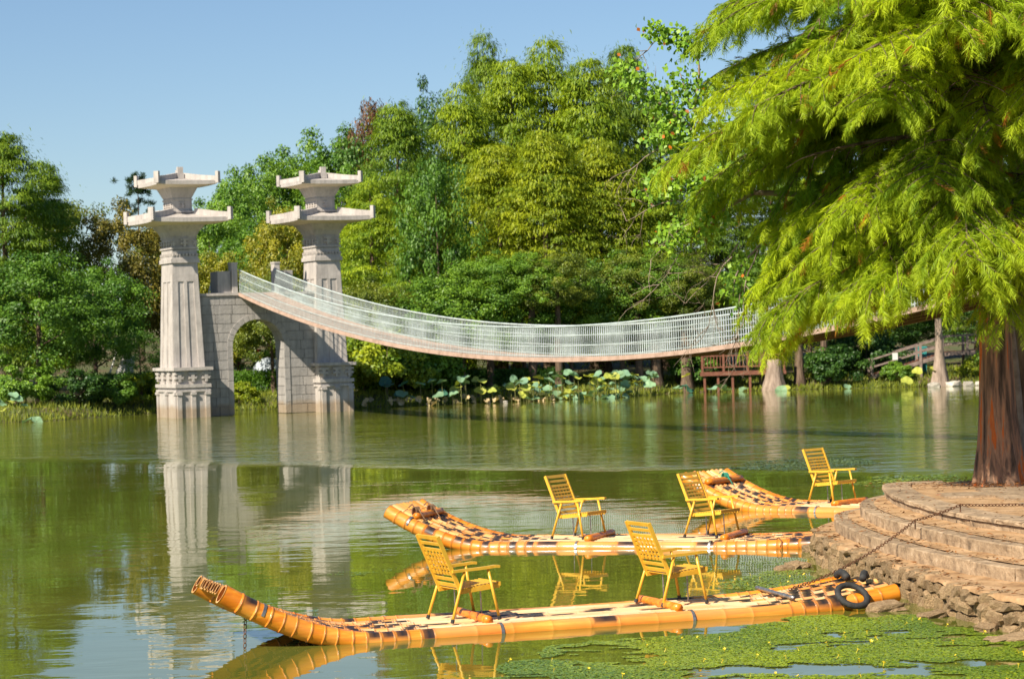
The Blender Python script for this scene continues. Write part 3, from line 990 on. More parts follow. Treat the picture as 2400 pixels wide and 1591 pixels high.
def raft(loc, ang, Lr, label, seed, stern_rise=.16, bow=.62, bowlen=1.75, outer_bow=True):
    rr = random.Random(seed)
    T = thing('bamboo_raft', (loc[0], loc[1], 0), ang, label, 'raft', 'bamboo rafts moored at the landing')
    rads = [.113] + [.0685] * (NPOLE - 2) + [.113]
    tot = sum(2 * q for q in rads); gapx = (WR - tot) / (NPOLE - 1)
    y = -WR / 2

    def zc(u, r, jz=0):
        s_ = max(0, 1 - u / bowlen)
        z = DECK - r + (.006 if r > .1 else 0) + bow * s_ ** 1.75
        e = max(0, (u - (Lr - 1.9)) / 1.9)
        return z + stern_rise * e * e
    for i, r0 in enumerate(rads):
        y += r0
        yc = y
        y += r0 + gapx
        outer = i in (0, NPOLE - 1)
        u0 = rr.uniform(-.008, .008); u1 = Lr + rr.uniform(-.08, .06)
        nodes_ = []
        u = u0 + rr.uniform(.16, .26)
        while u < u1 - .1:
            nodes_.append(u)
            dense = u < bowlen + .55 or u > Lr - 1.75
            u += rr.uniform(.135, .175) if dense else rr.uniform(.34, .5)
        rings = []      # u, radius factor, node, burn, wear
        bounds = [u0] + nodes_ + [u1]
        for k in range(len(bounds) - 1):
            a, c = bounds[k], bounds[k + 1]
            dense = a < bowlen + .4 or a > Lr - 1.75
            pb = (.2 if outer else .5) if dense and k > 1 else (.16 if not outer else .2)
            if k == 0:
                pb = 0
            burnt = rr.random() < pb
            ln = c - a
            ms = 1.0 if burnt else 0
            sun_v = rr.uniform(.0, 1.0) if dense else rr.uniform(.6, 1.0)
            pv = rr.random() ** 2 * (.22 if outer else .8)
            rings.append((a + .004 if k else a, 1.035 if k else 1.0, 0.0, 0, sun_v, pv))
            for f_, bv in ((.06, .1), (.16, .85), (.5, 1.0), (.84, .95), (.94, 0.25)):
                rings.append((a + ln * f_, 1.0 if .1 < f_ < .93 else 1.01, 0, ms * bv, sun_v, pv))
            if k < len(bounds) - 2:
                rings.append((c - .016, 1.03, .3, 0, sun_v, pv)); rings.append((c - .006, (1.08 if outer else 1.15) if dense else 1.05, .9, ms * .2, sun_v, pv))
        rings.append((u1, 1.0, 0, 0, sun_v, pv))
        seg = 14 if outer else 10
        Vv, bn, nd, sun_tops, pl_ = [], [], [], [], []
        wob = rr.uniform(0, 6)
        for (u, rf, nv, bv, sun_v, pv) in rings:
            tap = 1 - .06 * (u / Lr)
            r = r0 * rf * tap
            zz_ = zc(u, r0) + .006 * math.sin(u * 1.3 + wob)
            sl_ = (zc(u + .02, r0) - zc(u - .02, r0)) / .04
            nvx, nvz = -sl_ / math.hypot(1, sl_), 1 / math.hypot(1, sl_)
            yy = yc + .004 * math.sin(u * 1.7 + wob * 2)
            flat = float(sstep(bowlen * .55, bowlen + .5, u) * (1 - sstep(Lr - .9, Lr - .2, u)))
            for q in range(seg):
                an = 2 * math.pi * q / seg
                Vv.append((u + nvx * math.cos(an) * r, yy + math.sin(an) * r, zz_ + nvz * math.cos(an) * r))
                bn.append(bv * (float(sstep(-.05, .45, math.cos(an) + .25 * math.sin(u * 5 + wob))) if outer else 1.0)); nd.append(nv if (u < bowlen + .6 or u > Lr - 1.75) else nv * .25)
                pl_.append(pv)
                sun_tops.append(sun_v * (.95 * max(flat, .55) if not outer else .22 * flat) * max(0, math.cos(an)) ** 1.2 * (.65 + .35 * math.sin(u * 2.1 + wob) ** 2))  # upward sides paler: bright sunlight put into the pole colour
        n = len(rings)
        Ff = [(a * seg + q, a * seg + (q + 1) % seg, (a + 1) * seg + (q + 1) % seg, (a + 1) * seg + q) for a in range(n - 1) for q in range(seg)]
        mm = MB(); mm.add(Vv, Ff, 0, burn=bn, node=nd, wear=sun_tops, pale=pl_)
        # open ends: inner wall and a set-back membrane
        for end, s_ in ((0, 1), (n - 1, -1)):
            base = end * seg
            cvec = sum((Vector(Vv[base + q]) for q in range(seg)), Vector()) / seg
            dirv = (Vector(Vv[(1 if s_ == 1 else n - 2) * seg]) - Vector(Vv[base])).normalized()
            rim = [cvec + (Vector(Vv[base + q]) - cvec) * .82 for q in range(seg)]
            ins_ = [p + dirv * .12 for p in rim]
            o_ = len(mm.v)
            mm.add(rim + ins_, [tuple([q, (q + 1) % seg, seg + (q + 1) % seg, seg + q][::-1 * s_ or 1]) for q in range(seg)] + [tuple(range(seg, 2 * seg))], 1)
            for q in range(seg):
                mm.f.append((base + q, base + (q + 1) % seg, o_ + (q + 1) % seg, o_ + q)); mm.m.append(1)
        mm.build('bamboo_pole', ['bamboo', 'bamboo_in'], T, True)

    def cross(u, y0, y1, r, zoff=0.0, name='cross_bamboo', mat='bamboo', skew=0):
        mm = MB()
        n = 9
        path = [(u + skew * (k / (n - 1)), y0 + (y1 - y0) * k / (n - 1), zc(u + skew * (k / (n - 1)), 0) + r * .5 + zoff) for k in range(n)]
        mm.tube(path, [r * (1.06 if k in (2, 5) else 1) for k in range(n)], 10)
        o_ = mm.build(name, mat, T, True)
        return o_

    def band(u, far=False):
        yb = -WR / 2 + .113 if not far else WR / 2 - .113
        mm = MB()
        pts = []
        for q in range(15):
            an = -math.pi * .15 + math.pi * 1.3 * q / 14
            an = an - math.pi / 2
            zz_ = zc(u, .113)
            sl_ = (zc(u + .02, .113) - zc(u - .02, .113)) / .04
            k1, k2 = -sl_ / math.hypot(1, sl_), 1 / math.hypot(1, sl_)
            rr_ = .119
            pts.append(Vector((u + k1 * math.sin(an + math.pi / 2 + .35) * rr_, yb - math.cos(an + math.pi / 2 + .35 - 0) * rr_, zz_ + k2 * math.sin(an + math.pi / 2 + .35) * rr_)))
        for a, c in zip(pts[:-1], pts[1:]):
            mm.bar(a, c, .035, .006, (a - Vector((u, yb, zc(u, .113)))).normalized())
        mm.build('steel_band', 'steel', T)
    T['_zc'] = 0
    del T['_zc']
    return T, zc, cross, band


def place(pt, ang, u, yoff):
    """world origin of a raft whose local (u, yoff) is at pt"""
    c, s_ = math.cos(ang), math.sin(ang)
    return (pt[0] - (c * u - s_ * yoff), pt[1] - (s_ * u + c * yoff))


aA = R(18.1)
oA = place((0.28, 28.46), aA, 3.62, -WR / 2)
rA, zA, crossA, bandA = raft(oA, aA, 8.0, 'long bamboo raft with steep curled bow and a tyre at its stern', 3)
crossA(3.05, -.52, .60, .05, skew=-.02); crossA(5.32, -.55, .62, .05, skew=-.02)
for u in (.42, 3.12, 5.4):
    bandA(u)
crossA(6.75, -.55, .75, .024, .02, 'steel_bar', 'steel', .1)
aB = R(-18.6)
oB = place((-.41, 39.53), aB, 1.75, -WR / 2)
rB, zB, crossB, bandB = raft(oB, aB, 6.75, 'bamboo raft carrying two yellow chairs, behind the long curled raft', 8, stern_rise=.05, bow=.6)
crossB(.42, -.56, .58, .055); crossB(3.2, -.5, .7, .055, skew=.05); crossB(5.35, -.5, .7, .055, skew=.05)
for u in (.36, 3.1, 5.2):
    bandB(u)
aC = R(-37)
oC = place((3.92, 46.12), aC, 1.15, -WR / 2)
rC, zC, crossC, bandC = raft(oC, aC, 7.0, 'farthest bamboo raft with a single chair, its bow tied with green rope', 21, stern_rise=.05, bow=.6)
crossC(.42, -.57, .6, .06); crossC(2.95, -.4, .7, .055, skew=.05)
for u in (.36, 2.8):
    bandC(u)


def knot(T, zc, u, y, mat, nm):
    mm = MB()
    for k in range(4):
        a = k * .9
        pts = [(u + .075 * math.cos(q) * .5 + (k - 1.5) * .012, y + (k - 1.5) * .02 + .01 * math.sin(q * 2), zc(u, 0) + .075 + .085 * math.sin(q)) for q in [2 * math.pi * j / 12 for j in range(13)]]
        mm.tube(pts, .012, 6)
    mm.tube([(u - .03, y, zc(u, 0) + .16), (u - .08, y + .05, zc(u, 0) + .2), (u - .1, y - .05, zc(u, 0) + .16)], .012, 6)
    mm.tube([(u + .05, y, zc(u, 0) + .12), (u + .1, y + .03, zc(u + .1, 0) + .06), (u + .16, y, zc(u + .16, 0) + .02)], .010, 6)
    mm.build(nm, mat, T, True)


knot(rB, zB, .42, .12, 'rope', 'rope_knot')
knot(rB, zB, .40, -.5, 'rope', 'rope_knot')
knot(rC, zC, .42, .05, 'rope_green', 'rope_knot')
# wire tie on raft B stern
mm = MB(); mm.tube([(6.2, -.66, zB(6.2, 0) + .0), (6.25, -.72, zB(6.2, 0) + .03), (6.32, -.80, zB(6.2, 0) - .02), (6.3, -.84, zB(6.2, 0) - .1)], .009, 5); mm.build('wire_tie', 'rust', rB, True)


# ------------------------------------------------------------------ chairs
def make_chair(loc, rz, label, seed):
    T = thing('folding_chair', loc, rz, label, 'chair', 'yellow folding chairs on the rafts')
    r_ = random.Random(seed)
    Y = 'yellow_paint'
    hw = .275
    T.scale = (1.05, 1.05, 1.03)
    top = Vector((-.245, 0, .93)); bot = Vector((.0, 0, .33))      # back line

    def bp(k, y):
        p = bot.lerp(top, k); return Vector((p.x, y, p.z))
    bdir = (top - bot).normalized(); bn_ = Vector((bdir.z, 0, -bdir.x))
    for sy in (-1, 1):
        m_ = MB(); m_.bar(bp(-.03, sy * (hw - .02)), bp(1.02, sy * (hw - .02)), .026, .042, bn_); m_.build('back_post', Y, T)
    for k, wd, nm in ((.985, .045, 'back_rail'), (.87, .034, 'back_slat'), (.755, .036, 'back_rail'), (.665, .026, 'back_slat'), (.58, .026, 'back_slat'), (.495, .026, 'back_slat'), (.41, .026, 'back_slat'), (.325, .04, 'back_rail'), (.215, .036, 'back_slat'), (.10, .04, 'back_slat')):
        m_ = MB(); m_.bar(bp(k, -hw + .03) + bn_ * .004, bp(k, hw - .03) + bn_ * .004, .013, wd, bdir); m_.build(nm, Y, T)
    for y in (-.16, -.08, 0, .08, .16):
        wd = .03 if y == 0 else .012
        m_ = MB(); m_.bar(bp(.335, y) - bn_ * .012, bp(.745, y) - bn_ * .012, wd, .012, bn_); m_.build('back_bar', Y, T)
    for sy in (-1, 1):
        ya = sy * (hw + .005)
        m_ = MB()
        pts = [(-.10, .555), (.05, .563), (.2, .568), (.33, .575), (.40, .582), (.455, .578)]
        for (x0, z0), (x1, z1), wd in zip(pts[:-1], pts[1:], (.04, .044, .046, .05, .055)):
            m_.bar((x0 - .002, ya, z0), (x1 + .002, ya, z1), wd, .03)
        m_.build('armrest', Y, T)
        for nm, p0, p1 in (('rear_leg', (-.13, sy * (hw + .03), .012), (.045, sy * (hw - .0), .545)), ('front_leg', (.43, sy * (hw + .03), .012), (.325, sy * (hw - .0), .56))):
            m_ = MB(); m_.tube([p0, p1], .0165, 8); lg = m_.build(nm, Y, T, True)
            d = (Vector(p1) - Vector(p0)).normalized()
            m_ = MB(); m_.tube([Vector(p0) - d * .012, Vector(p0) + d * .03], .022, 8); m_.build('foot_cap', 'rubber', lg)
        m_ = MB(); m_.bar((-.02, sy * (hw - .035), .322), (.47, sy * (hw - .035), .365), .022, .045); m_.build('seat_rail', Y, T)
    for k in range(10):
        x = .015 + k * .046
        m_ = MB(); m_.bar((x, -hw + .03, .352 + .043 * x / .45), (x, hw - .03, .352 + .043 * x / .45), .034, .014); m_.build('seat_slat', Y, T)
    m_ = MB(); m_.bar((.475, -hw + .02, .385), (.475, hw - .02, .385), .02, .045); m_.build('seat_front', Y, T)
    for x in (.05, .36):
        m_ = MB(); m_.tube([(x, .0, .34), (x + .01, 0, .012)], .008, 6); m_.build('tie_rod', 'steel', T)
    return T


zd = DECK + .004
for nm, (px, py), rz, lab, sd in (
        ('a', (1085, 1450), aA + R(9), 'yellow slatted folding chair on the curled raft, nearer its bow', 1),
        ('b', (1572, 1412), aA + R(8), 'yellow slatted folding chair on the curled raft, nearer the tyre', 2),
        ('c', (1356, 1259), aB + R(-17), 'yellow slatted folding chair on the two-chair raft, nearer its bow', 3),
        ('d', (1668, 1255), aB + R(-19), 'yellow slatted folding chair on the two-chair raft, nearer the landing', 4),
        ('e', (1950, 1178), aC + R(-9), 'yellow slatted folding chair alone on the farthest raft', 5)):
    p = G(px, py, zd)
    o = make_chair((p.x, p.y, zd), rz, lab, sd)
    c_, s_ = math.cos(rz), math.sin(rz)
    o.location = (p.x - c_ * .15, p.y - s_ * .15, zd)


# ------------------------------------------------------------------ tyre and chains
def ring_mesh(R0, r, n=36, k=10, squash=1.0):
    Vv = []
    for i in range(n):
        a = 2 * math.pi * i / n
        for j in range(k):
            b_ = 2 * math.pi * j / k
            rr = R0 + r * math.cos(b_) + (.006 if (i % 2 and abs(math.cos(b_)) > .8 and math.cos(b_) > 0) else 0)
            Vv.append((rr * math.cos(a), rr * math.sin(a), r * squash * math.sin(b_)))
    Ff = [(i * k + j, ((i + 1) % n) * k + j, ((i + 1) % n) * k + (j + 1) % k, i * k + (j + 1) % k) for i in range(n) for j in range(k)]
    return Vv, Ff


tp = Vector((oA[0] + math.cos(aA) * 7.35 - math.sin(aA) * (-.86), oA[1] + math.sin(aA) * 7.35 + math.cos(aA) * (-.86), .17))
Vv, Ff = ring_mesh(.175, .036)
mm = MB(); mm.add(Vv, Ff); o = mm.build('tyre', 'rubber', None, True)
o.location = tp; o.rotation_euler = (R(38), 0, aA + R(4))
tag(o, 'small black tyre hung as a fender over the stern of the curled raft', 'tyre')
for k, (du, dy, rz) in enumerate(((7.75, .25, .2), (7.85, -.15, -.3))):
    pp = Vector((oA[0] + math.cos(aA) * du - math.sin(aA) * dy, oA[1] + math.sin(aA) * du + math.cos(aA) * dy, zA(du, 0) + .055))
    mm = MB(); pts = [(-.17 + .34 * i / 8, 0, .05 * math.sin(math.pi * i / 8)) for i in range(9)]
    mm.tube(pts, [.045] * 9, 8); o = mm.build('tyre_piece', 'rubber', None, True); o.location = pp; o.rotation_euler = (0, 0, aA + rz + R(75))
    tag(o, ('curved strip of black tyre laid across the stern poles' if k else 'longer curved strip of black tyre between the stern and the wall'), 'tyre piece')


def link_mesh(a, b_, r):
    """oval chain link, long axis x"""
    n, k = 14, 5
    path = []
    for i in range(n):
        an = 2 * math.pi * i / n
        path.append(Vector((a * math.cos(an) + (a * .5 if math.cos(an) > 0 else -a * .5 if math.cos(an) < 0 else 0) * .4, b_ * math.sin(an), 0)))
    Vv = []
    for i in range(n):
        d = (path[(i + 1) % n] - path[i - 1]).normalized(); sd = Vector((-d.y, d.x, 0))
        for j in range(k):
            bb = 2 * math.pi * j / k
            Vv.append(path[i] + sd * (r * math.cos(bb)) + Vector((0, 0, r * math.sin(bb))))
    Ff = [(i * k + j, ((i + 1) % n) * k + j, ((i + 1) % n) * k + (j + 1) % k, i * k + (j + 1) % k) for i in range(n) for j in range(k)]
    mm = MB(); mm.add(Vv, Ff); return mm.mesh('chain_link', 'rust', True)


LM = link_mesh(.024, .017, .0052)


def chain(pts, label, pitch=.047, me=LM):
    pts = [Vector(p) for p in pts]
    T = thing('chain', pts[0], 0, label, 'chain')
    L = [0]
    for a, b_ in zip(pts[:-1], pts[1:]):
        L.append(L[-1] + (b_ - a).length)
    s, i = 0, 0
    while s < L[-1]:
        k = max(j for j in range(len(L) - 1) if L[j] <= s)
        d = (pts[k + 1] - pts[k]).normalized()
        p = pts[k] + d * (s - L[k])
        o = link('link', me, T); o.location = p - pts[0]
        qx = d.to_track_quat('X', 'Z')
        o.rotation_mode = 'QUATERNION'
        from mathutils import Quaternion
        o.rotation_quaternion = qx @ Quaternion((1, 0, 0), R(45) + (math.pi / 2 if i % 2 else 0))
        s += pitch; i += 1
    return T


def sag(a, b_, dz, n=12):
    a, b_ = Vector(a), Vector(b_)
    return [a.lerp(b_, k / n) - Vector((0, 0, dz * 4 * (k / n) * (1 - k / n))) for k in range(n + 1)]


pS = Vector((oA[0] + math.cos(aA) * 7.0 - math.sin(aA) * .1, oA[1] + math.sin(aA) * 7.0 + math.cos(aA) * .1, zA(7.0, 0) + .05))
pin1 = Vector((5.17, 32.55, 0)); pin2 = Vector((5.63, 32.75, 0))
kA = Vector((5.02, 32.35, .80)); kB = Vector((5.66, 32.72, .95)); kC = Vector((8.6, 33.6, .96))
ch = sag(pS, kA, .10) + sag(kA, kB, .015, 6)[1:] + sag(kB, kC, .05, 10)[1:]
chain(ch, 'rusty mooring chain running from the raft stern up over the landing steps')
for k_, (p, z0, lab) in enumerate(((kA, .69, 'thin iron pin holding the mooring chain at the middle step'), (kB, .70, 'thin iron pin holding the mooring chain at the platform edge'))):
    mm = MB(); mm.tube([(0, 0, 0), (.004, 0, p.z - z0 + .02)], .009, 6); o = mm.build('iron_pin', 'rust'); o.location = (p.x, p.y, z0); tag(o, lab, 'pin')
pb = Vector((oA[0] + math.cos(aA) * .28 - math.sin(aA) * (-.62), oA[1] + math.sin(aA) * .28 + math.cos(aA) * (-.62), zA(.28, .068) - .08))
chain([pb + Vector((.0, 0, .03)), pb + Vector((-.02, 0, -.2)), pb + Vector((-.03, .0, -pb.z - .05))], 'dark chain hanging from the curled bow into the water', pitch=.05)

# ------------------------------------------------------------------ leaf clouds for trees
def unit(rg, n):
    v = rg.normal(size=(n, 3)); return norm(v)


def redwood_crown(seed, H=18.0, Rm=4.0, nb=250, per=118):
    rg = np.random.default_rng(seed)
    P, D, N, L, W, Tn = [], [], [], [], [], []
    for i in range(nb):
        tt = rg.uniform(0.06, 1.0) ** 0.85
        h = tt * H
        prof = (1 - tt) ** 0.66 * (0.6 + 0.4 * min(1, tt / .2))
        rad = Rm * prof * rg.uniform(.66, 1.1) + .25
        az = rg.uniform(0, 2 * math.pi)
        o = np.array([math.cos(az), math.sin(az), 0])
        tgv = np.array([-o[1], o[0], 0])
        ct = rg.uniform(.15, .9)
        for s_ in (1.0, .60):
            if rad * s_ < .45 and s_ < 1:
                continue
            rr_ = rad * s_
            c = o * rr_ + np.array([0, 0, h + .2 * rr_ - .05 * rr_ ** 2])
            sz = min(1, .5 + rad / 4.5) * rg.uniform(.5, 1.3)
            n = int(per * sz)
            a = rg.normal(size=(n, 2)) * np.array([.31, .47]) * sz
            r2 = (a ** 2).sum(1)
            p = c + a[:, :1] * o + a[:, 1:] * tgv
            stray = rg.random(n) < .12
            p[stray] += rg.normal(size=(int(stray.sum()), 3)) * np.array([.45, .45, .35])
            p[:, 2] += .22 - .62 * r2 + rg.normal(size=n) * .09
            hang = rg.random(n) < .55
            out = a[:, :1] * o + a[:, 1:] * tgv + o * .3
            d = norm(out) * np.where(hang, .55, .95)[:, None] + np.array([0, 0, -1.]) * np.where(hang, 1.1, .4)[:, None] + rg.normal(size=(n, 3)) * .2
            nn = np.array([0, 0, 1.]) * np.where(hang, .35, 1.2)[:, None] + norm(out) * np.where(hang, 1., .35)[:, None] + rg.normal(size=(n, 3)) * .35
            P.append(p); D.append(d); N.append(nn)
            L.append(np.where(hang, rg.uniform(.20, .42, n), rg.uniform(.13, .27, n))); W.append(rg.uniform(.035, .075, n))
            Tn.append(np.clip(ct + rg.normal(size=n) * .18, 0, 1))
    V, Fq = leaf_quads(np.concatenate(P), np.concatenate(D), np.concatenate(N), np.concatenate(L), np.concatenate(W), .06)
    return mesh_np('redwood_crown', V, Fq, 'leaf', np.concatenate(Tn))


def broad_crown(seed, H=10.0, Rm=4.0, nc=150, per=210, leaf=.17, low=.12, sparse=1.0):
    rg = np.random.default_rng(seed)
    P, D, N, L, W, Tn = [], [], [], [], [], []
    lob = rg.normal(size=(14, 3)); lob = norm(lob); la = rg.uniform(.78, 1.06, 14)
    for i in range(nc):
        u = unit(rg, 1)[0]
        if u[2] < -.75:
            continue
        k = np.argmax(lob @ u); fr = la[k] * rg.uniform(.62, 1.0)
        c = u * np.array([Rm, Rm, H * (1 - low) / 2]) * fr
        c[2] += H * (low + (1 - low) / 2)
        rc = rg.uniform(.45, .95) * Rm / 4
        n = int(per * rg.uniform(.6, 1.2) * sparse)
        q = unit(rg, n) * (rg.random((n, 1)) ** .45) * rc * np.array([1.15, 1.15, .72])
        p = c + q
        out = norm(q) * .6 + u * .5 + np.array([0, 0, .55])
        nn = out + rg.normal(size=(n, 3)) * .6
        d = np.cross(nn, rg.normal(size=(n, 3))) + np.array([0, 0, -.35])
        ct = rg.uniform(.15, .85)
        P.append(p); D.append(d); N.append(nn)
        L.append(rg.uniform(.7, 1.3, n) * leaf); W.append(rg.uniform(.5, .85, n) * leaf)
        Tn.append(np.clip(ct + rg.normal(size=n) * .22, 0, 1))
    V, Fq = leaf_quads(np.concatenate(P), np.concatenate(D), np.concatenate(N), np.concatenate(L), np.concatenate(W), .1)
    return mesh_np('broadleaf_crown', V, Fq, 'leaf_glossy', np.concatenate(Tn))


def trunk_mesh(seed, H, r, limbs=7, lean=.02, spread=.35, butt=1.5, mat='bark'):
    rg = random.Random(seed)
    mm = MB()
    n = 9
    ox, oy = rg.uniform(-lean, lean), rg.uniform(-lean, lean)
    path = [Vector((ox * H * (k / n) ** 2, oy * H * (k / n) ** 2, H * k / n - (.3 if k == 0 else 0))) for k in range(n + 1)]
    rad = [r * (1 - .9 * (k / n)) * (1 + (butt - 1) * max(0, 1 - 6 * k / n)) for k in range(n + 1)]
    path.insert(1, path[0].lerp(path[1], .35)); rad.insert(1, r * (1 + (butt - 1) * .4))
    mm.tube(path, rad, 9)
    for i in range(limbs):
        k = rg.uniform(.28, .9); h = H * k
        p = Vector((ox * H * k ** 2, oy * H * k ** 2, h)); az = rg.uniform(0, 6.28)
        ln = H * spread * (1.05 - k) * rg.uniform(.7, 1.1)
        d = Vector((math.cos(az), math.sin(az), .55))
        mm.tube([p, p + d * ln * .5, p + d * ln + Vector((0, 0, ln * .1))], [r * .4 * (1.1 - k), r * .26 * (1.1 - k), r * .07], 6)
    return mm.mesh('trunk', mat, True)


CR = {'rw': [redwood_crown(1), redwood_crown(2), redwood_crown(3)],
      'bl': [broad_crown(11), broad_crown(12, nc=170), broad_crown(13, nc=130, per=240)],
      'sp': [broad_crown(21, nc=110, per=120, leaf=.19)],
      'sh': [broad_crown(31, H=3.0, Rm=2.0, nc=70, per=170, leaf=.15, low=.0), broad_crown(32, H=3.0, Rm=2.2, nc=60, per=150, leaf=.19, low=.0)]}
TR = {'rw': [trunk_mesh(1, 17.2, .3, 10, .004, .22), trunk_mesh(2, 17.2, .28, 10, .004, .22), trunk_mesh(3, 17.2, .32, 10, .004, .22, 2.0)],
      'bl': [trunk_mesh(4, 7.6, .2, 9, .03, .5), trunk_mesh(5, 7.6, .22, 9, .03, .5), trunk_mesh(6, 7.6, .2, 9, .04, .5)],
      'sp': [trunk_mesh(7, 8.2, .18, 10, .03, .5)],
      'sh': [trunk_mesh(8, 1.9, .05, 7, .05, .6), trunk_mesh(9, 1.9, .05, 7, .05, .6)]}


def pine_crown(seed):
    rg = np.random.default_rng(seed)
    P, D, N, L, W, Tn = [], [], [], [], [], []
    for i in range(46):
        tt = rg.uniform(.35, 1); az = rg.uniform(0, 6.28); rad = 2.6 * (1.05 - tt) ** .6 * rg.uniform(.5, 1)
        c = np.array([math.cos(az) * rad, math.sin(az) * rad, tt * 13 + rg.uniform(0, .5)])
        for j in range(4):
            cc = c + rg.normal(size=3) * np.array([.3, .3, .2])
            n = 70
            d = unit(rg, n) + np.array([0, 0, .75])
            P.append(np.repeat(cc[None], n, 0) + rg.normal(size=(n, 3)) * .07); D.append(d); N.append(unit(rg, n))
            L.append(rg.uniform(.2, .36, n)); W.append(rg.uniform(.03, .05, n)); Tn.append(np.clip(rg.normal(size=n) * .2 + .4, 0, 1))
    V, Fq = leaf_quads(np.concatenate(P), np.concatenate(D), np.concatenate(N), np.concatenate(L), np.concatenate(W))
    return mesh_np('pine_crown', V, Fq, 'leaf', np.concatenate(Tn))


CR['pi'] = [pine_crown(41)]; TR['pi'] = [trunk_mesh(10, 12.6, .2, 12, .02, .2)]
BASE = {'rw': (18.4, 3.9), 'bl': (10.2, 4.1), 'sp': (10.2, 4.1), 'sh': (3.0, 2.1), 'pi': (13.6, 2.6)}
NAME = {'rw': 'redwood_tree', 'bl': 'broadleaf_tree', 'sp': 'broadleaf_tree', 'sh': 'shrub', 'pi': 'pine_tree'}
YG = (.235, .345, .020); YG2 = (.285, .375, .020); YG3 = (.170, .285, .024)
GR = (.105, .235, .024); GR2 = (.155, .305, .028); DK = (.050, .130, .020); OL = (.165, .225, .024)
OR = (.205, .190, .028); YO = (.27, .285, .020); RB = (.170, .085, .040); PN = (.040, .085, .030)
RWL = ('front-row weeping redwood rising straight above the understorey trees', 'redwoods behind the lotus bed')
RWR = ('feathery redwood standing behind the foreground cypress across the lake', 'redwoods behind the foreground cypress')
HIL = ('round-topped green camphor tree on the slope behind the towers', 'camphor trees on the slope')
UND = ('bushy green understorey tree beneath the tall redwoods', 'understorey trees below the redwoods')
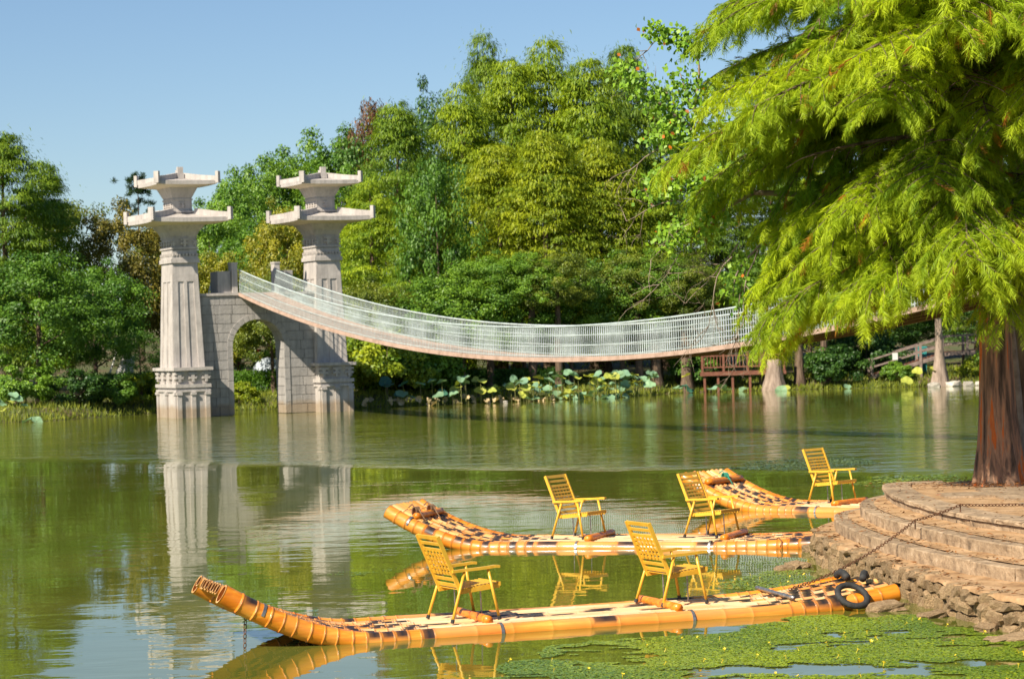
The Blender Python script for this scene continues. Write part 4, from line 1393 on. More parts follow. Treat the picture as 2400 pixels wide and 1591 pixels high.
trees = [
    (22, 300, 133, 270, 'rw', YG3, 'tall layered redwood at the end of the bank, farthest from the arch', None),
    (112, 372, 137, 200, 'rw', YG3, 'shorter layered redwood next to the tallest redwood of the left bank', None),
    (168, 430, 142, 250, 'sp', OL, 'thin-topped olive tree with a sparse brownish crown beside the redwoods', None),
    (90, 570, 124, 330, 'bl', GR, 'low-branched bright green tree leaning over the bank near the lotus clump', None),
    (225, 600, 130, 230, 'bl', GR, 'dark green tree over the shaded hedge beside the free-standing tower', None),
    (335, 400, 165, 150, 'pi', PN, 'dark spiky pine rising behind the free-standing tower', None),
    (305, 462, 140, 230, 'bl', OR, 'tree turning orange and rust beside the free-standing tower', None),
    (390, 500, 146, 210, 'sp', OL, 'olive tree with a few orange leaves directly behind the free-standing tower', None),
    (330, 760, 127, 120, 'sp', GR, 'small pale-stemmed tree on the bank beside the tower base', None),
    (500, 455, 158, 210, 'bl', GR2, *HIL), (560, 392, 168, 220, 'bl', GR2, *HIL), (640, 335, 176, 250, 'bl', GR2, *HIL), (735, 300, 180, 260, 'bl', GR2, *HIL), (820, 292, 178, 230, 'bl', GR, *HIL),
    (600, 520, 150, 250, 'bl', GR, *HIL), (770, 420, 160, 250, 'bl', GR2, *HIL),
    (505, 570, 136, 190, 'bl', YO, 'tree turning yellow and orange seen between the two towers', None),
    (680, 455, 140, 170, 'bl', YO, 'golden-leaved tree directly behind the tower crossed by the footbridge', None),
    (640, 630, 133, 200, 'bl', OL, 'olive green tree filling the view through the arch', None),
    (560, 720, 138, 220, 'bl', GR, 'shaded green tree behind the arch above the hedge', None),
    (890, 180, 178, 130, 'sp', RB, 'red-brown pointed tree standing above the green slope', None),
    (838, 262, 182, 120, 'sp', RB, 'small red-brown tree below the taller red-brown tree', None),
    (945, 232, 146, 250, 'rw', YG3, 'redwood between the red-brown pointed tree and the vine-covered column', 'redwoods behind the lotus bed'), (1015, 172, 170, 190, 'bl', DK, 'dark round-topped tree rising behind the redwoods', None),
    (1035, 320, 134, 200, 'sp', GR, 'dark green tree column overgrown with climbing vines among the redwoods', None),
    (1158, 74, 154, 190, 'rw', YG3, 'thin-topped redwood spire that stands tallest above the wood', None),
    (1100, 190, 148, 240, 'rw', YG, 'redwood between the vine-covered column and the tallest spire', 'redwoods behind the lotus bed'), (1215, 130, 150, 240, 'rw', YG, 'redwood close behind the tallest spire, on the side of the broad brown-tipped crown', 'redwoods behind the lotus bed'), (1300, 88, 152, 280, 'rw', YG, 'broad-topped redwood, highest of the rounded crowns in the wood', 'redwoods behind the lotus bed'), (1400, 130, 150, 270, 'rw', YG, 'redwood between the broadest rounded crown and the slim second spire', 'redwoods behind the lotus bed'),
    (1485, 98, 158, 210, 'rw', YG3, 'slim redwood forming the second spire of the wood', 'redwoods behind the lotus bed'), (1565, 200, 152, 230, 'rw', YG3, 'redwood partly hidden by the leaves of the leaning tallow tree', 'redwoods behind the lotus bed'), (1180, 330, 139, 250, 'rw', YG2, *RWL), (1290, 300, 137, 270, 'rw', YG2, *RWL), (1420, 320, 139, 270, 'rw', YG2, *RWL), (1540, 400, 140, 240, 'rw', YG, 'redwood standing over the wooden viewing deck end of the lotus bed', 'redwoods behind the lotus bed'), (880, 420, 140, 220, 'rw', YG, 'redwood beside the tower that the footbridge passes', 'redwoods behind the lotus bed'), (1000, 480, 137, 200, 'rw', YG3, 'low redwood in front of the vine-covered column', 'redwoods behind the lotus bed'),
    (880, 640, 131, 200, 'bl', OL, *UND), (1085, 615, 130, 280, 'bl', GR2, *UND), (985, 690, 131, 230, 'bl', GR, *UND), (1230, 640, 132, 230, 'bl', GR, *UND), (1340, 650, 133, 220, 'bl', GR2, *UND), (1460, 585, 134, 240, 'bl', GR2, *UND), (1590, 600, 136, 250, 'bl', OL, *UND), (1700, 640, 138, 230, 'bl', GR, *UND),
    (1690, 330, 152, 250, 'rw', YG3, *RWR), (1820, 290, 156, 250, 'rw', YG3, *RWR), (1950, 330, 150, 260, 'rw', YG, *RWR), (2080, 360, 152, 250, 'rw', YG3, *RWR), (2320, 320, 150, 260, 'rw', YG3, *RWR), (2460, 300, 146, 260, 'rw', YG, *RWR), (-90, 330, 140, 260, 'rw', YG3, 'layered redwood beyond the end of the left bank', None),
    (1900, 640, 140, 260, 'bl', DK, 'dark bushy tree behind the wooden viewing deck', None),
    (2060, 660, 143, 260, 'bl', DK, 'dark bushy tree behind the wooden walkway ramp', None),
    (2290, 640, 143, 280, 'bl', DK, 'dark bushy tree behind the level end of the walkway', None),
]
rt_ = random.Random(77)
for (px, top, dd, wpx, kind, colr, lab, grp) in trees:
    pt = AT(px, top, dd)
    gx, gy = AT(px, 880, dd).x, dd
    z0 = float(gz(np.array(gx), np.array(gy)))
    H_, R_ = BASE[kind]
    hgt = pt.z - z0
    sx = wpx * (1.35 if kind == 'rw' else 1.12) / FPX * dd / 2 / R_
    k = rt_.randrange(len(CR[kind]))
    T = thing(NAME[kind], (gx, gy, z0), rt_.uniform(0, 6.28), lab, 'tree', grp, (sx, sx, hgt / H_))
    tr = link('trunk', TR[kind][k], T)
    c_ = link('crown', CR[kind][k], T)
    j = rt_.uniform(.9, 1.1)
    c_.color = (colr[0] * j, colr[1] * j, colr[2] * j, 1)

# buttressed cypress at the far bank
p = G(2207, 906, 0)
T = thing('swamp_cypress', (p.x, p.y + .5, 0), 1.0, 'pale buttressed cypress trunk at the far waterline beside the walkway', 'tree')
mm = MB()
zs = [-.5, 0, .25, .6, 1.0, 1.5, 2.2, 4, 7, 11, 14]
rd = [.60, .52, .46, .40, .33, .25, .20, .17, .14, .09, .03]
mm.tube([(0.02 * z, 0, z) for z in zs], rd, 20, lobes=lambda k, a: 1 + (.22 * math.cos(7 * a) * max(0, 1 - k * 2.2)))
mm.build('trunk', 'bark_pale', T, True)
c_ = link('crown', CR['rw'][1], T); c_.location = (0, 0, 3.2); c_.scale = (.75, .75, .68); c_.color = (*YG3, 1)
for i, (px, py, hh) in enumerate(((2133, 905, .8), (2155, 906, .7), (2176, 905, .9), (2247, 904, .7), (2188, 906, 1.3))):
    p = G(px, py, 0); mm = MB(); mm.tube([(0, 0, -.3), (.02, 0, hh * .35), (.05, 0, hh * .45)], [.09, .06, .03], 6); o = mm.build('root_knee', 'bark', None, True); o.location = (p.x, p.y, 0)
    tag(o, 'short knobbly cypress root knee standing in the far shallows', 'root', 'root knees at the far waterline')
# stumps and trunks at the shore under the redwoods
for i, (px, py, r, hh, mt_) in enumerate(((1712, 905, .62, 1.45, 'bark_pale'), (1790, 908, .22, 1.1, 'bark'), (1610, 888, .3, 3.2, 'bark'), (1540, 890, .26, 3.0, 'bark'), (1500, 892, .2, 3.0, 'bark'), (1250, 893, .24, 3.0, 'bark'), (1310, 893, .2, 3.0, 'bark'), (1150, 900, .2, 2.6, 'bark'), (1875, 905, .25, 1.3, 'bark'), (1935, 905, .22, 1.2, 'bark'))):
    pos_ = AT(px, py, 133.5 if px > 1400 else 130.5)
    zz = float(gz(np.array(pos_.x), np.array(pos_.y)))
    if i == 0:
        T = thing('tree_stump', (pos_.x + 2.2, pos_.y - .8, 0), .4, 'broad fluted redwood stump at the far waterline beside the viewing deck', 'stump')
        mm = MB(); mm.tube([(0, 0, -.4), (0, 0, .1), (0, 0, .6), (.03, 0, 1.2), (.03, 0, 1.6)], [.75, .66, .5, .4, .36], 18, lobes=lambda k, a: 1 + .16 * math.cos(8 * a) * (1 - .6 * k)); mm.build('bole', 'bark_pale', T, True)
        continue
    T = thing('bank_tree', (pos_.x, pos_.y, zz), i, 'dark bare trunk of a bank tree rising under the redwoods', 'tree', 'bare trunks under the redwoods')
    mm = MB(); h2 = hh + 2.5
    mm.tube([(0, 0, -.4), (0, 0, .15), (.02, 0, .7), (.03, 0, h2 * .6), (.06, .05, h2 - .3)], [r * 1.6, r * 1.35, r, r * .8, r * .5], 10, lobes=lambda k, a: 1 + .1 * math.cos(5 * a) * (1 - k)); mm.build('trunk', mt_, T, True)
    c_ = link('crown', CR['bl'][i % 3], T); c_.location = (0, 0, 2.9); c_.scale = (.55, .55, .42); c_.color = (*(GR2 if i % 2 else OL), 1)

# shrubs and hedge along the bank
shr = [(60, 905, 121, 1.5, GR2, 'leafy green bush on the bank under the bright green tree'), (185, 935, 122.5, 1.3, DK, 'dark low bush at the bare earth patch on the bank'), (265, 940, 124, 1.2, GR, 'low green bush between the dark hedge and the tower'), (335, 945, 126, 1.1, YG2, 'yellow-green weedy bush next to the free-standing tower base'),
       (905, 850, 127, 2.6, YG2, 'bright yellow-green bush on the bank beside the lotus bed'), (985, 880, 128, 2.0, GR2, 'green bush behind the wilted lotus stalks'), (850, 800, 128.5, 2.2, YG, 'tall yellow-green bush beside the tower crossed by the bridge'),
       (560, 945, 127, .9, YG2, 'small bright bush at the water inside the arch'), (1640, 870, 135, 1.6, GR, 'green bush in front of the dark trunks behind the lotus'), (2105, 890, 132.6, .8, GR2, 'green bush on the slope below the walkway ramp'), (2290, 880, 132.2, .9, YG2, 'yellow-green bush on the sunlit slope below the level walkway'), (2385, 870, 131, 1.7, GR2, 'green bush on the far bank behind the leaning second trunk'), (2030, 870, 135.5, 2.0, DK, 'dark bush at the low end of the walkway ramp'), (1960, 885, 133, 1.5, DK, 'dark bush over the water next to the stump')]
for i, (px, py, dd, s_, colr, lab) in enumerate(shr):
    x = AT(px, py, dd).x; z0 = max(-.1, float(gz(np.array(x), np.array(dd))))
    T = thing('shrub', (x, dd, z0 - .1), i * 1.3, lab, 'shrub', None, (s_ * .55, s_ * .55, s_ * .5))
    link('stems', TR['sh'][i % 2], T); c_ = link('crown', CR['sh'][i % 2], T); c_.color = (*colr, 1)


def hedge(px0, px1, dd, h, colr, lab, seed):
    x0, x1 = AT(px0, 880, dd).x, AT(px1, 880, dd).x
    z0 = float(gz(np.array((x0 + x1) / 2), np.array(dd)))
    rg = np.random.default_rng(seed)
    n = int(2600 * (x1 - x0))
    p = np.stack([rg.uniform(x0, x1, n) - (x0 + x1) / 2, rg.normal(size=n) * .3, rg.random(n) ** .8 * h * (1 + .08 * np.sin(np.arange(n) * .7))], 1)
    nn = rg.normal(size=(n, 3)) + np.array([0, -.5, .6]); d = rg.normal(size=(n, 3)) * .5 + np.array([0, 0, 1.])
    V, Fq = leaf_quads(p, d, nn, rg.uniform(.1, .22, n), rg.uniform(.03, .07, n))
    T = thing('hedge', ((x0 + x1) / 2, dd, z0), 0, lab, 'hedge')
    c_ = link('foliage', mesh_np('hedge', V, Fq, 'leaf', np.clip(rg.normal(size=n) * .25 + .5, 0, 1)), T); c_.color = (*colr, 1)
    mm = MB()
    k = 0
    while k * .5 < (x1 - x0):
        mm.tube([(-(x1 - x0) / 2 + k * .5, 0, -.15), (-(x1 - x0) / 2 + k * .5 + .05, 0, h * .8)], .02, 5); k += 1
    mm.build('stems', 'bark', T)


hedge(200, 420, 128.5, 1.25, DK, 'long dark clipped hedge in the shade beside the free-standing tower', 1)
hedge(470, 730, 133.5, 1.15, GR, 'green reed-like hedge seen through the arch below the tent', 2)
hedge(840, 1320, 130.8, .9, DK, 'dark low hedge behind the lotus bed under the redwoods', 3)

# small things on the far bank
x = AT(628, 870, 136).x; z0 = float(gz(np.array(x), np.array(136.)))
T = thing('dome_tent', (x, 136, z0), .3, 'blue and pale dome tent behind the hedge seen through the arch', 'tent')
mm = MB(); Vv, Ff = [], []
for i in range(9):
    for j in range(16):
        a = math.pi / 2 * i / 8; b_ = 2 * math.pi * j / 16
        Vv.append((1.1 * math.cos(a) ** .9 * math.cos(b_), .9 * math.cos(a) ** .9 * math.sin(b_), 1.75 * math.sin(a)))
for i in range(8):
    for j in range(16):
        Ff.append((i * 16 + j, i * 16 + (j + 1) % 16, (i + 1) * 16 + (j + 1) % 16, (i + 1) * 16 + j))
mm.add(Vv, Ff); mm.build('canopy', 'tent', T, True)
mm = MB(); mm.tube([(-1.12, 0, 0), (-.8, 0, 1.15), (0, 0, 1.78), (.8, 0, 1.15), (1.12, 0, 0)], .02, 5); mm.build('pole', 'steel', T)
x = AT(601, 853, 137).x; z0 = float(gz(np.array(x), np.array(137.)))
T = thing('camp_banner', (x, 137, z0), 0, 'small red-orange cloth banner on a pole beside the tent', 'banner')
mm = MB(); mm.tube([(0, 0, 0), (0, 0, 2.3)], .02, 5); mm.build('pole', 'steel', T)
mm = MB(); mm.box((.14, 0, 1.95), (.26, .03, .5)); mm.build('cloth', 'red_cloth', T)
x = AT(262, 865, 127.3).x; z0 = float(gz(np.array(x), np.array(127.3)))
T = thing('canvas_shelter', (x, 130.5, z0), .2, 'white canvas lean-to shelter with slanting poles behind the dark hedge', 'shelter')
mm = MB(); mm.add([(-.75, 0, .3), (.45, 0, .3), (.75, .7, 2.1), (.1, .7, 2.1), (-.75, .03, .3), (.45, .03, .3), (.75, .73, 2.1), (.1, .73, 2.1)], [(0, 1, 2, 3), (7, 6, 5, 4), (0, 4, 5, 1), (1, 5, 6, 2), (2, 6, 7, 3), (3, 7, 4, 0)]); mm.build('canvas', 'canvas', T)
for xx in (-.95, -.35):
    mm = MB(); mm.bar((xx - .1, -.15, 0), (xx + .75, .5, 2.35), .11, .05); mm.build('pole', 'canvas', T)

# ------------------------------------------------------------------ viewing deck and walkway on the far bank
pd = G(1745, 917, 0)
VD = thing('viewing_deck', (pd.x, pd.y + .6, 0), R(-3), 'red-brown timber viewing deck on posts over the far water', 'deck')
for k in range(16):
    m_ = MB(); m_.box((-2.05 + k * .275, .6, 1.02), (.265, 1.7, .05)); m_.build('plank', 'red_wood', VD)
m_ = MB(); m_.box((.0, -.27, .93), (4.45, .1, .18)); m_.build('beam', 'red_wood', VD)
m_ = MB(); m_.box((.0, 1.4, .93), (4.4, .1, .16)); m_.build('beam', 'red_wood', VD)
for x in (-2.0, -1.3, -.55, .35, 1.25, 2.0):
    m_ = MB(); m_.box((x, -.15, -.0), (.12, .12, 1.86)); m_.build('stilt', 'red_wood', VD)
for x in (-2.1, -1.0, .25, 1.15, 2.12):
    m_ = MB(); m_.box((x, -.22, 1.5), (.12, .12, .98)); m_.box((x, -.22, 2.01), (.15, .15, .05)); m_.build('railing_post', 'red_wood', VD)
for z in (1.87, 1.28):
    m_ = MB(); m_.box((0, -.22, z), (4.2, .055, .07)); m_.build('railing', 'red_wood', VD)
for k in range(25):
    x = -2.0 + k * .167
    if min(abs(x - q) for q in (-2.1, -1.0, .25, 1.15, 2.12)) < .08:
        continue
    m_ = MB(); m_.box((x, -.22, 1.575), (.04, .035, .53)); m_.build('baluster', 'red_wood', VD)
pw = G(2180, 900, 0)
WK = thing('wooden_walkway', (AT(2170, 880, 133.8).x, 133.8, 0), 0, 'weathered wooden walkway ramp with plank rails on the far bank', 'walkway')
prof = [(-3.0, .55), (.9, 1.62), (1.2, 1.68), (4.6, 1.75)]


def wz(x):
    return float(np.interp(x, [p_[0] for p_ in prof], [p_[1] for p_ in prof]))


for k in range(38):
    x = -2.9 + k * .2
    m_ = MB(); m_.bar((x, -.6, wz(x) + .03), (x, .6, wz(x) + .03), .19, .04); m_.build('plank', 'red_wood', WK)
for y in (-.62, .62):
    m_ = MB()
    for a, c in zip(prof[:-1], prof[1:]):
        m_.bar((a[0], y, a[1] - .06), (c[0], y, c[1] - .06), .08, .2)
    m_.build('beam', 'grey_wood', WK)
    for hh in (.85, .45):
        m_ = MB()
        for a, c in zip(prof[:-1], prof[1:]):
            m_.bar((a[0], y, a[1] + hh), (c[0], y, c[1] + hh), .06, .09)
        m_.build('railing', 'grey_wood', WK)
    for x in (-2.9, -1.6, -.35, .8, 2.1, 3.3, 4.5):
        m_ = MB(); m_.box((x, y + (.03 if y > 0 else -.03), wz(x) / 2 + .2), (.13, .11, wz(x) + 1.35)); m_.build('post', 'grey_wood', WK)
x = AT(2158, 830, 135.2).x; z0 = float(gz(np.array(x), np.array(135.2)))
T = thing('teal_bin', (x, 135.2, z0), 0, 'teal painted bin standing behind the walkway ramp', 'bin')
mm = MB(); mm.box((0, 0, .75), (.5, .45, 1.5), None, 0, (1.1, 1.1)); mm.build('body', 'teal_paint', T)
mm = MB(); mm.box((0, 0, 1.56), (.6, .55, .08)); mm.build('lid', 'teal_paint', T)
x = AT(2098, 838, 132.9).x
T = thing('notice_board', (x, 132.9, float(gz(np.array(x), np.array(132.9)))), 0, 'small white notice board fixed beside the walkway ramp', 'sign')
mm = MB(); mm.box((0, 0, 1.25), (.28, .03, .36)); mm.build('panel', 'canvas', T)
mm = MB(); mm.box((0, .03, .55), (.06, .05, 1.3)); mm.build('post', 'grey_wood', T)

# ------------------------------------------------------------------ lotus bed
def lotus_leaf_mesh(seed):
    rg = random.Random(seed)
    n, rings = 20, 4
    ph, ph2 = rg.uniform(0, 6), rg.uniform(0, 6)
    Vv = [(0, 0, -.03)]
    for i in range(1, rings + 1):
        r = i / rings
        for j in range(n):
            a = 2 * math.pi * j / n
            rr = r * (1 + .06 * math.sin(3 * a + ph) + .03 * math.sin(7 * a))
            Vv.append((.25 * rr * math.cos(a), .25 * rr * math.sin(a), .05 * r * r - .03 + .045 * r * r * math.sin(2 * a + ph2) + .02 * r * math.sin(5 * a + ph)))
    Ff = [(0, 1 + j, 1 + (j + 1) % n) for j in range(n)]
    for i in range(rings - 1):
        for j in range(n):
            a, b_ = 1 + i * n + j, 1 + i * n + (j + 1) % n
            Ff.append((a, a + n, b_ + n, b_))
    mm = MB(); mm.add(Vv, Ff, tint=[rg.uniform(.35, .65)] * len(Vv))
    return mm.mesh('lotus_blade', 'lotus', True)


LL = [lotus_leaf_mesh(s_) for s_ in range(6)]
LG = (.23, .40, .27); LY = (.44, .50, .10); LT = (.62, .50, .34); LD = (.05, .16, .13)
rl = random.Random(9)
spots = []
for k in range(84):
    px_ = rl.triangular(1180, 1620, 1440)
    spots.append((px_, rl.uniform(872 if px_ > 1280 else 890, 934), 'g' if k % 5 else 'y'))
for k in range(34):
    spots.append((rl.uniform(1060, 1340), rl.uniform(880, 925), 'g' if k % 3 == 0 else 'y'))
for k in range(12):
    spots.append((rl.uniform(900, 1040), rl.uniform(890, 930), 'd' if k % 2 else 'g'))
for k in range(52):
    spots.append((rl.uniform(850, 1330), rl.uniform(930, 948), 't'))
spots += [(1668, 910, 'g'), (1690, 905, 'g'), (1705, 912, 'g'), (1742, 912, 'g'), (1840, 913, 'y'), (1830, 915, 'g'), (1600, 905, 'd'), (1615, 912, 'd'), (1986, 905, 'g'), (2150, 870, 'y'), (2126, 893, 'y'), (2190, 865, 'y'),
          (22, 940, 'y'), (40, 935, 'g'), (15, 955, 'y'), (55, 950, 'g'), (30, 925, 'g'), (85, 985, 'g'), (62, 985, 'g'), (5, 945, 'g')]
LAB = {'g': ('blue-green round lotus leaf held up on its stalk at the far bank', 'blue-green lotus leaves'), 'y': ('yellow-green round lotus leaf held up on its stalk at the far bank', 'yellow-green lotus leaves'),
       'd': ('dark teal lotus leaf in the shade beside the lotus stalks', 'dark lotus leaves'), 't': ('wilted tan lotus leaf drooping low at the far waterline', 'wilted lotus leaves')}
for i, (px, py, kd) in enumerate(spots):
    base_y = shore(np.array([AT(px, 900, 128).x]))[0] - rl.uniform(.2, 2.4 if px > 850 else .8)
    pt = AT(px, py, base_y)
    z = max(.06, pt.z)
    if kd == 't':
        z = max(.05, min(z, .35))
    T = thing('lotus_plant', (pt.x, base_y, 0), rl.uniform(-.7, .7), LAB[kd][0], 'lotus', LAB[kd][1])
    lf = link('leaf', LL[i % 6], T); lf.location = (0, 0, z)
    s_ = rl.uniform(.75, 1.3) * (1 if kd != 't' else .55)
    lf.scale = (s_, s_, s_ * (1 if kd != 't' else 2.2))
    tl = .55 if kd != 't' else 1.2
    lf.rotation_euler = (rl.uniform(-tl, tl) + .25, rl.uniform(-tl, tl), 0)
    c0 = {'g': LG, 'y': LY, 't': LT, 'd': LD}[kd]; j = rl.uniform(.8, 1.2)
    lf.color = (c0[0] * j, c0[1] * j, c0[2] * j, 1)
    mm = MB(); mm.tube([(.05, .03, -1.0), (.02, 0, z * .5), (0, 0, z - .02)], .012, 5); mm.build('stalk', 'stalk', T)

# stones at the waterline near the right tower
for i, (px, py, s_) in enumerate(((845, 948, .3), (858, 944, .24), (872, 950, .22), (838, 953, .34), (890, 952, .18), (1185, 945, .2), (2190, 907, .5), (2235, 905, .6), (2270, 904, .5), (2300, 903, .5))):
    p = G(px, py, 0)
    o = link('shore_stone', stone_mesh(200 + i, 'shore_stone', 2)); o.location = (p.x, p.y, .06); o.scale = (s_ * 1.3, s_, s_ * .7); o.rotation_euler = (0, 0, i)
    tag(o, 'pale rounded stone on the far waterline', 'stone', 'pale stones along the far waterline')

# grass along the bank (nobody could count it)
rg = np.random.default_rng(3)
n = 26000
gx = rg.uniform(-30, 30, n); off = rg.random(n) ** 1.6 * 9 - .35
gy = shore(gx) + off; gzv = np.maximum(gz(gx, gy), -.05)
p = np.stack([gx, gy, gzv - .03], 1)
d = rg.normal(size=(n, 3)) * .35 + np.array([0, 0, 1.])
V, Fq = leaf_quads(p, d, rg.normal(size=(n, 3)) + np.array([0, -1., .3]), rg.uniform(.14, .42, n), rg.uniform(.03, .07, n))
o = link('bank_grass', mesh_np('bank_grass', V, Fq, 'leaf', np.clip(rg.normal(size=n) * .25 + .5, 0, 1))); o['kind'] = 'stuff'; o.color = (.20, .25, .035, 1)
tag(o, 'rough green grass and weeds along the far bank', 'grass')

# ------------------------------------------------------------------ foreground cypress trees
def frond_template(npair=11, L=.27):
    """one feathery spray along +x with drooping needles; triangles only"""
    V, F_ = [], []
    for k in range(npair):
        s = (k + .4) / npair
        x = L * s; z = -.30 * L * s * s
        ln = (.06 + .085 * math.sin(math.pi * min(1, .25 + s * .8)))
        for sd in (-1, 1):
            b0 = (x - .0075, 0, z); b1 = (x + .0075, 0, z)
            tip = (x + ln * .66, sd * ln * .62, z - ln * (.30 + .12 * (k % 3)))
            o_ = len(V); V += [b0, b1, tip]; F_.append((o_, o_ + 1, o_ + 2))
    o_ = len(V); V += [(L * .3, .006, -.02 * L), (L * .3, -.006, -.02 * L), (L * 1.3, 0, -.55 * L)]; F_.append((o_, o_ + 1, o_ + 2))
    return np.array(V), np.array(F_)


FT_V, FT_F = frond_template()


def sprays_mesh(name, P, D, S, Tn, rg):
    P = np.array(P); D = norm(np.array(D)); S = np.array(S)
    n = len(P)
    upv = np.array([0, 0, 1.]) + rg.normal(size=(n, 3)) * .35
    Y = norm(np.cross(upv, D)); Z = np.cross(D, Y)
    V = P[:, None] + S[:, None, None] * (FT_V[None, :, 0:1] * D[:, None] + FT_V[None, :, 1:2] * Y[:, None] + FT_V[None, :, 2:3] * Z[:, None])
    V = V + rg.normal(size=V.shape) * .004
    nv = len(FT_V)
    Fq = (FT_F[None] + (np.arange(n) * nv)[:, None, None]).reshape(-1, 3)
    return mesh_np(name, V.reshape(-1, 3), Fq, 'frond', np.repeat(np.clip(Tn, 0, 1), len(FT_F)))


def cypress(name, loc, label, boughs, seed, trunk_r, H, flare, colr, dead=(), lobes_n=6, dens=1.0, trunkmat='bark_red', lean=(0, 0)):
    rg = np.random.default_rng(seed); rr = random.Random(seed)
    T = thing(name, loc, 0, label, 'tree', None)
    zs = [-.12, 0, .12, .3, .6, 1.1, 1.9, 3.2, 5.0, 7.5, 10.0, H]
    rd = [trunk_r * q for q in (flare * 1.08, flare, flare * .88, 1 + (flare - 1) * .62, 1 + (flare - 1) * .36, 1.12, 1.0, .9, .78, .6, .4, .06)]
    # resample for a finely fluted bole
    zz = np.concatenate([np.linspace(-.12, 2, 22), np.linspace(2.2, H, 26)])
    rads = np.interp(zz, zs, rd)
    mm = MB()
    ax = lambda z: Vector((lean[0] * z, lean[1] * z, 0))
    ph = rr.uniform(0, 6)
    mm.tube([ax(z) + Vector((0, 0, z)) for z in zz], list(rads), 40,
            lobes=lambda k, a: 1 + (.10 * math.cos(lobes_n * a + ph) + .05 * math.cos((2 * lobes_n + 1) * a - ph + k * 2) + .035 * math.cos(17 * a + k * 5) + .02 * math.cos(29 * a - k * 7)) * (1.25 - .7 * min(1, k * 2.4)))
    mm.build('trunk', trunkmat, T, True)
    P, D, S, Tn = [], [], [], []
    lb = MB()

    def grow(h, az, L, rise, droop, bare=False, fill=1.0, tint0=None, sfrom=.26):
        o = np.array([math.cos(az), math.sin(az), 0.])
        n = 11
        base = np.array(ax(h)) + np.array([0, 0, h])
        pts = []
        wob = rg.normal(size=2) * .12
        for k in range(n + 1):
            s = k / n
            sidev = np.array([-o[1], o[0], 0]) * (wob[0] * math.sin(s * 3) + wob[1] * math.sin(s * 7) * .4) * L * .5
            pts.append(base + o * L * s + sidev + np.array([0, 0, rise * L * s - droop * L * s ** 2.2]))
        r0 = .018 + .013 * L
        lb.tube(pts, [r0 * (1 - .85 * k / n) for k in range(n + 1)], 7, caps=False)
        pts = np.array(pts)
        ct = rg.uniform(.25, .8) if tint0 is None else tint0

        def at(s):
            q = s * n; i = min(int(q), n - 1); return pts[i] + (pts[i + 1] - pts[i]) * (q - i), norm(pts[i + 1] - pts[i])
        s = sfrom
        side = 1
        while s < 1.0:
            p0, td = at(s)
            tl = (.28 + .62 * math.sin(math.pi * min(1, (s - sfrom * .5))) ** .8) * rg.uniform(.55, 1.15) * min(1, L / 3.2)
            ang = side * rg.uniform(.55, 1.15)
            dv = td * math.cos(ang) + np.cross(np.array([0, 0, 1.]), td) * math.sin(ang)
            dv = norm(dv + np.array([0, 0, rg.uniform(-.05, .16)]))
            m_ = 7
            tp = [p0 + dv * tl * q / m_ + np.array([0, 0, -.34 * tl * (q / m_) ** 2]) for q in range(m_ + 1)]
            lb.tube(tp, [.009 * (1 - .8 * q / m_) + .0015 for q in range(m_ + 1)], 4, caps=False)
            if not bare:
                tp = np.array(tp)
                cnt = max(4, int(tl / .052 * dens * fill))
                for q in range(cnt):
                    f_ = (q + rg.random()) / cnt
                    if f_ < .12:
                        continue
                    i = min(int(f_ * m_), m_ - 1); pp = tp[i] + (tp[i + 1] - tp[i]) * (f_ * m_ - i); dd_ = norm(tp[i + 1] - tp[i])
                    sg = -1 if q % 2 else 1
                    sv = np.cross(np.array([0, 0, 1.]), dd_)
                    d_ = dd_ * rg.uniform(.5, 1.0) + sv * sg * rg.uniform(.15, .85) + np.array([0, 0, rg.uniform(-.6, .35)])
                    P.append(pp); D.append(d_); S.append(rg.uniform(.7, 1.3)); Tn.append(ct + rg.normal() * .16)
                P.append(tp[-1]); D.append(tp[-1] - tp[-2]); S.append(1.0); Tn.append(ct + .1)
            side *= -1
            s += (.075 if not bare else .16) / max(L, .8) * rg.uniform(.8, 1.5) / fill
        if not bare:
            for q in range(int(L / .03)):
                f_ = rg.uniform(sfrom, 1); pp, dd_ = at(min(f_, .999))
                P.append(pp); D.append(dd_ * .7 + rg.normal(size=3) * np.array([.5, .5, .3]) + np.array([0, 0, .25])); S.append(rg.uniform(.6, 1.1)); Tn.append(ct + rg.normal() * .16)
            P.append(pts[-1]); D.append(pts[-1] - pts[-2]); S.append(1.2); Tn.append(ct)
    for bgh in boughs:
        grow(*bgh)
    for (h, az, L, rise, droop) in dead:
        grow(h, az, L, rise, droop, True)
    lb.build('limbs', 'bark', T, True)
    P, D, S, Tn = np.array(P), np.array(D), np.array(S), np.array(Tn)
    old = rg.random(len(P)) < .016
    c_ = link('crown', sprays_mesh('cypress_crown', P[~old], D[~old], S[~old], Tn[~old], rg), T)
    c_.color = (*colr, 1)
    c_ = link('withered_sprays', sprays_mesh('withered_sprays', P[old], D[old], S[old], Tn[old], rg), T)
    c_.color = (.36, .17, .035, 1)
    return T, len(P)


rb = random.Random(4)
bo = []
# low boughs drooping over the water
for k in range(40):
    bo.append((rb.uniform(3.5, 5.2), R(rb.uniform(152, 265)), rb.uniform(1.8, 3.5), rb.uniform(.02, .16), rb.uniform(.32, .52)))
for k in range(6):
    bo.append((rb.uniform(3.6, 4.8), R(rb.uniform(270, 420)), rb.uniform(1.5, 2.8), .06, .4))
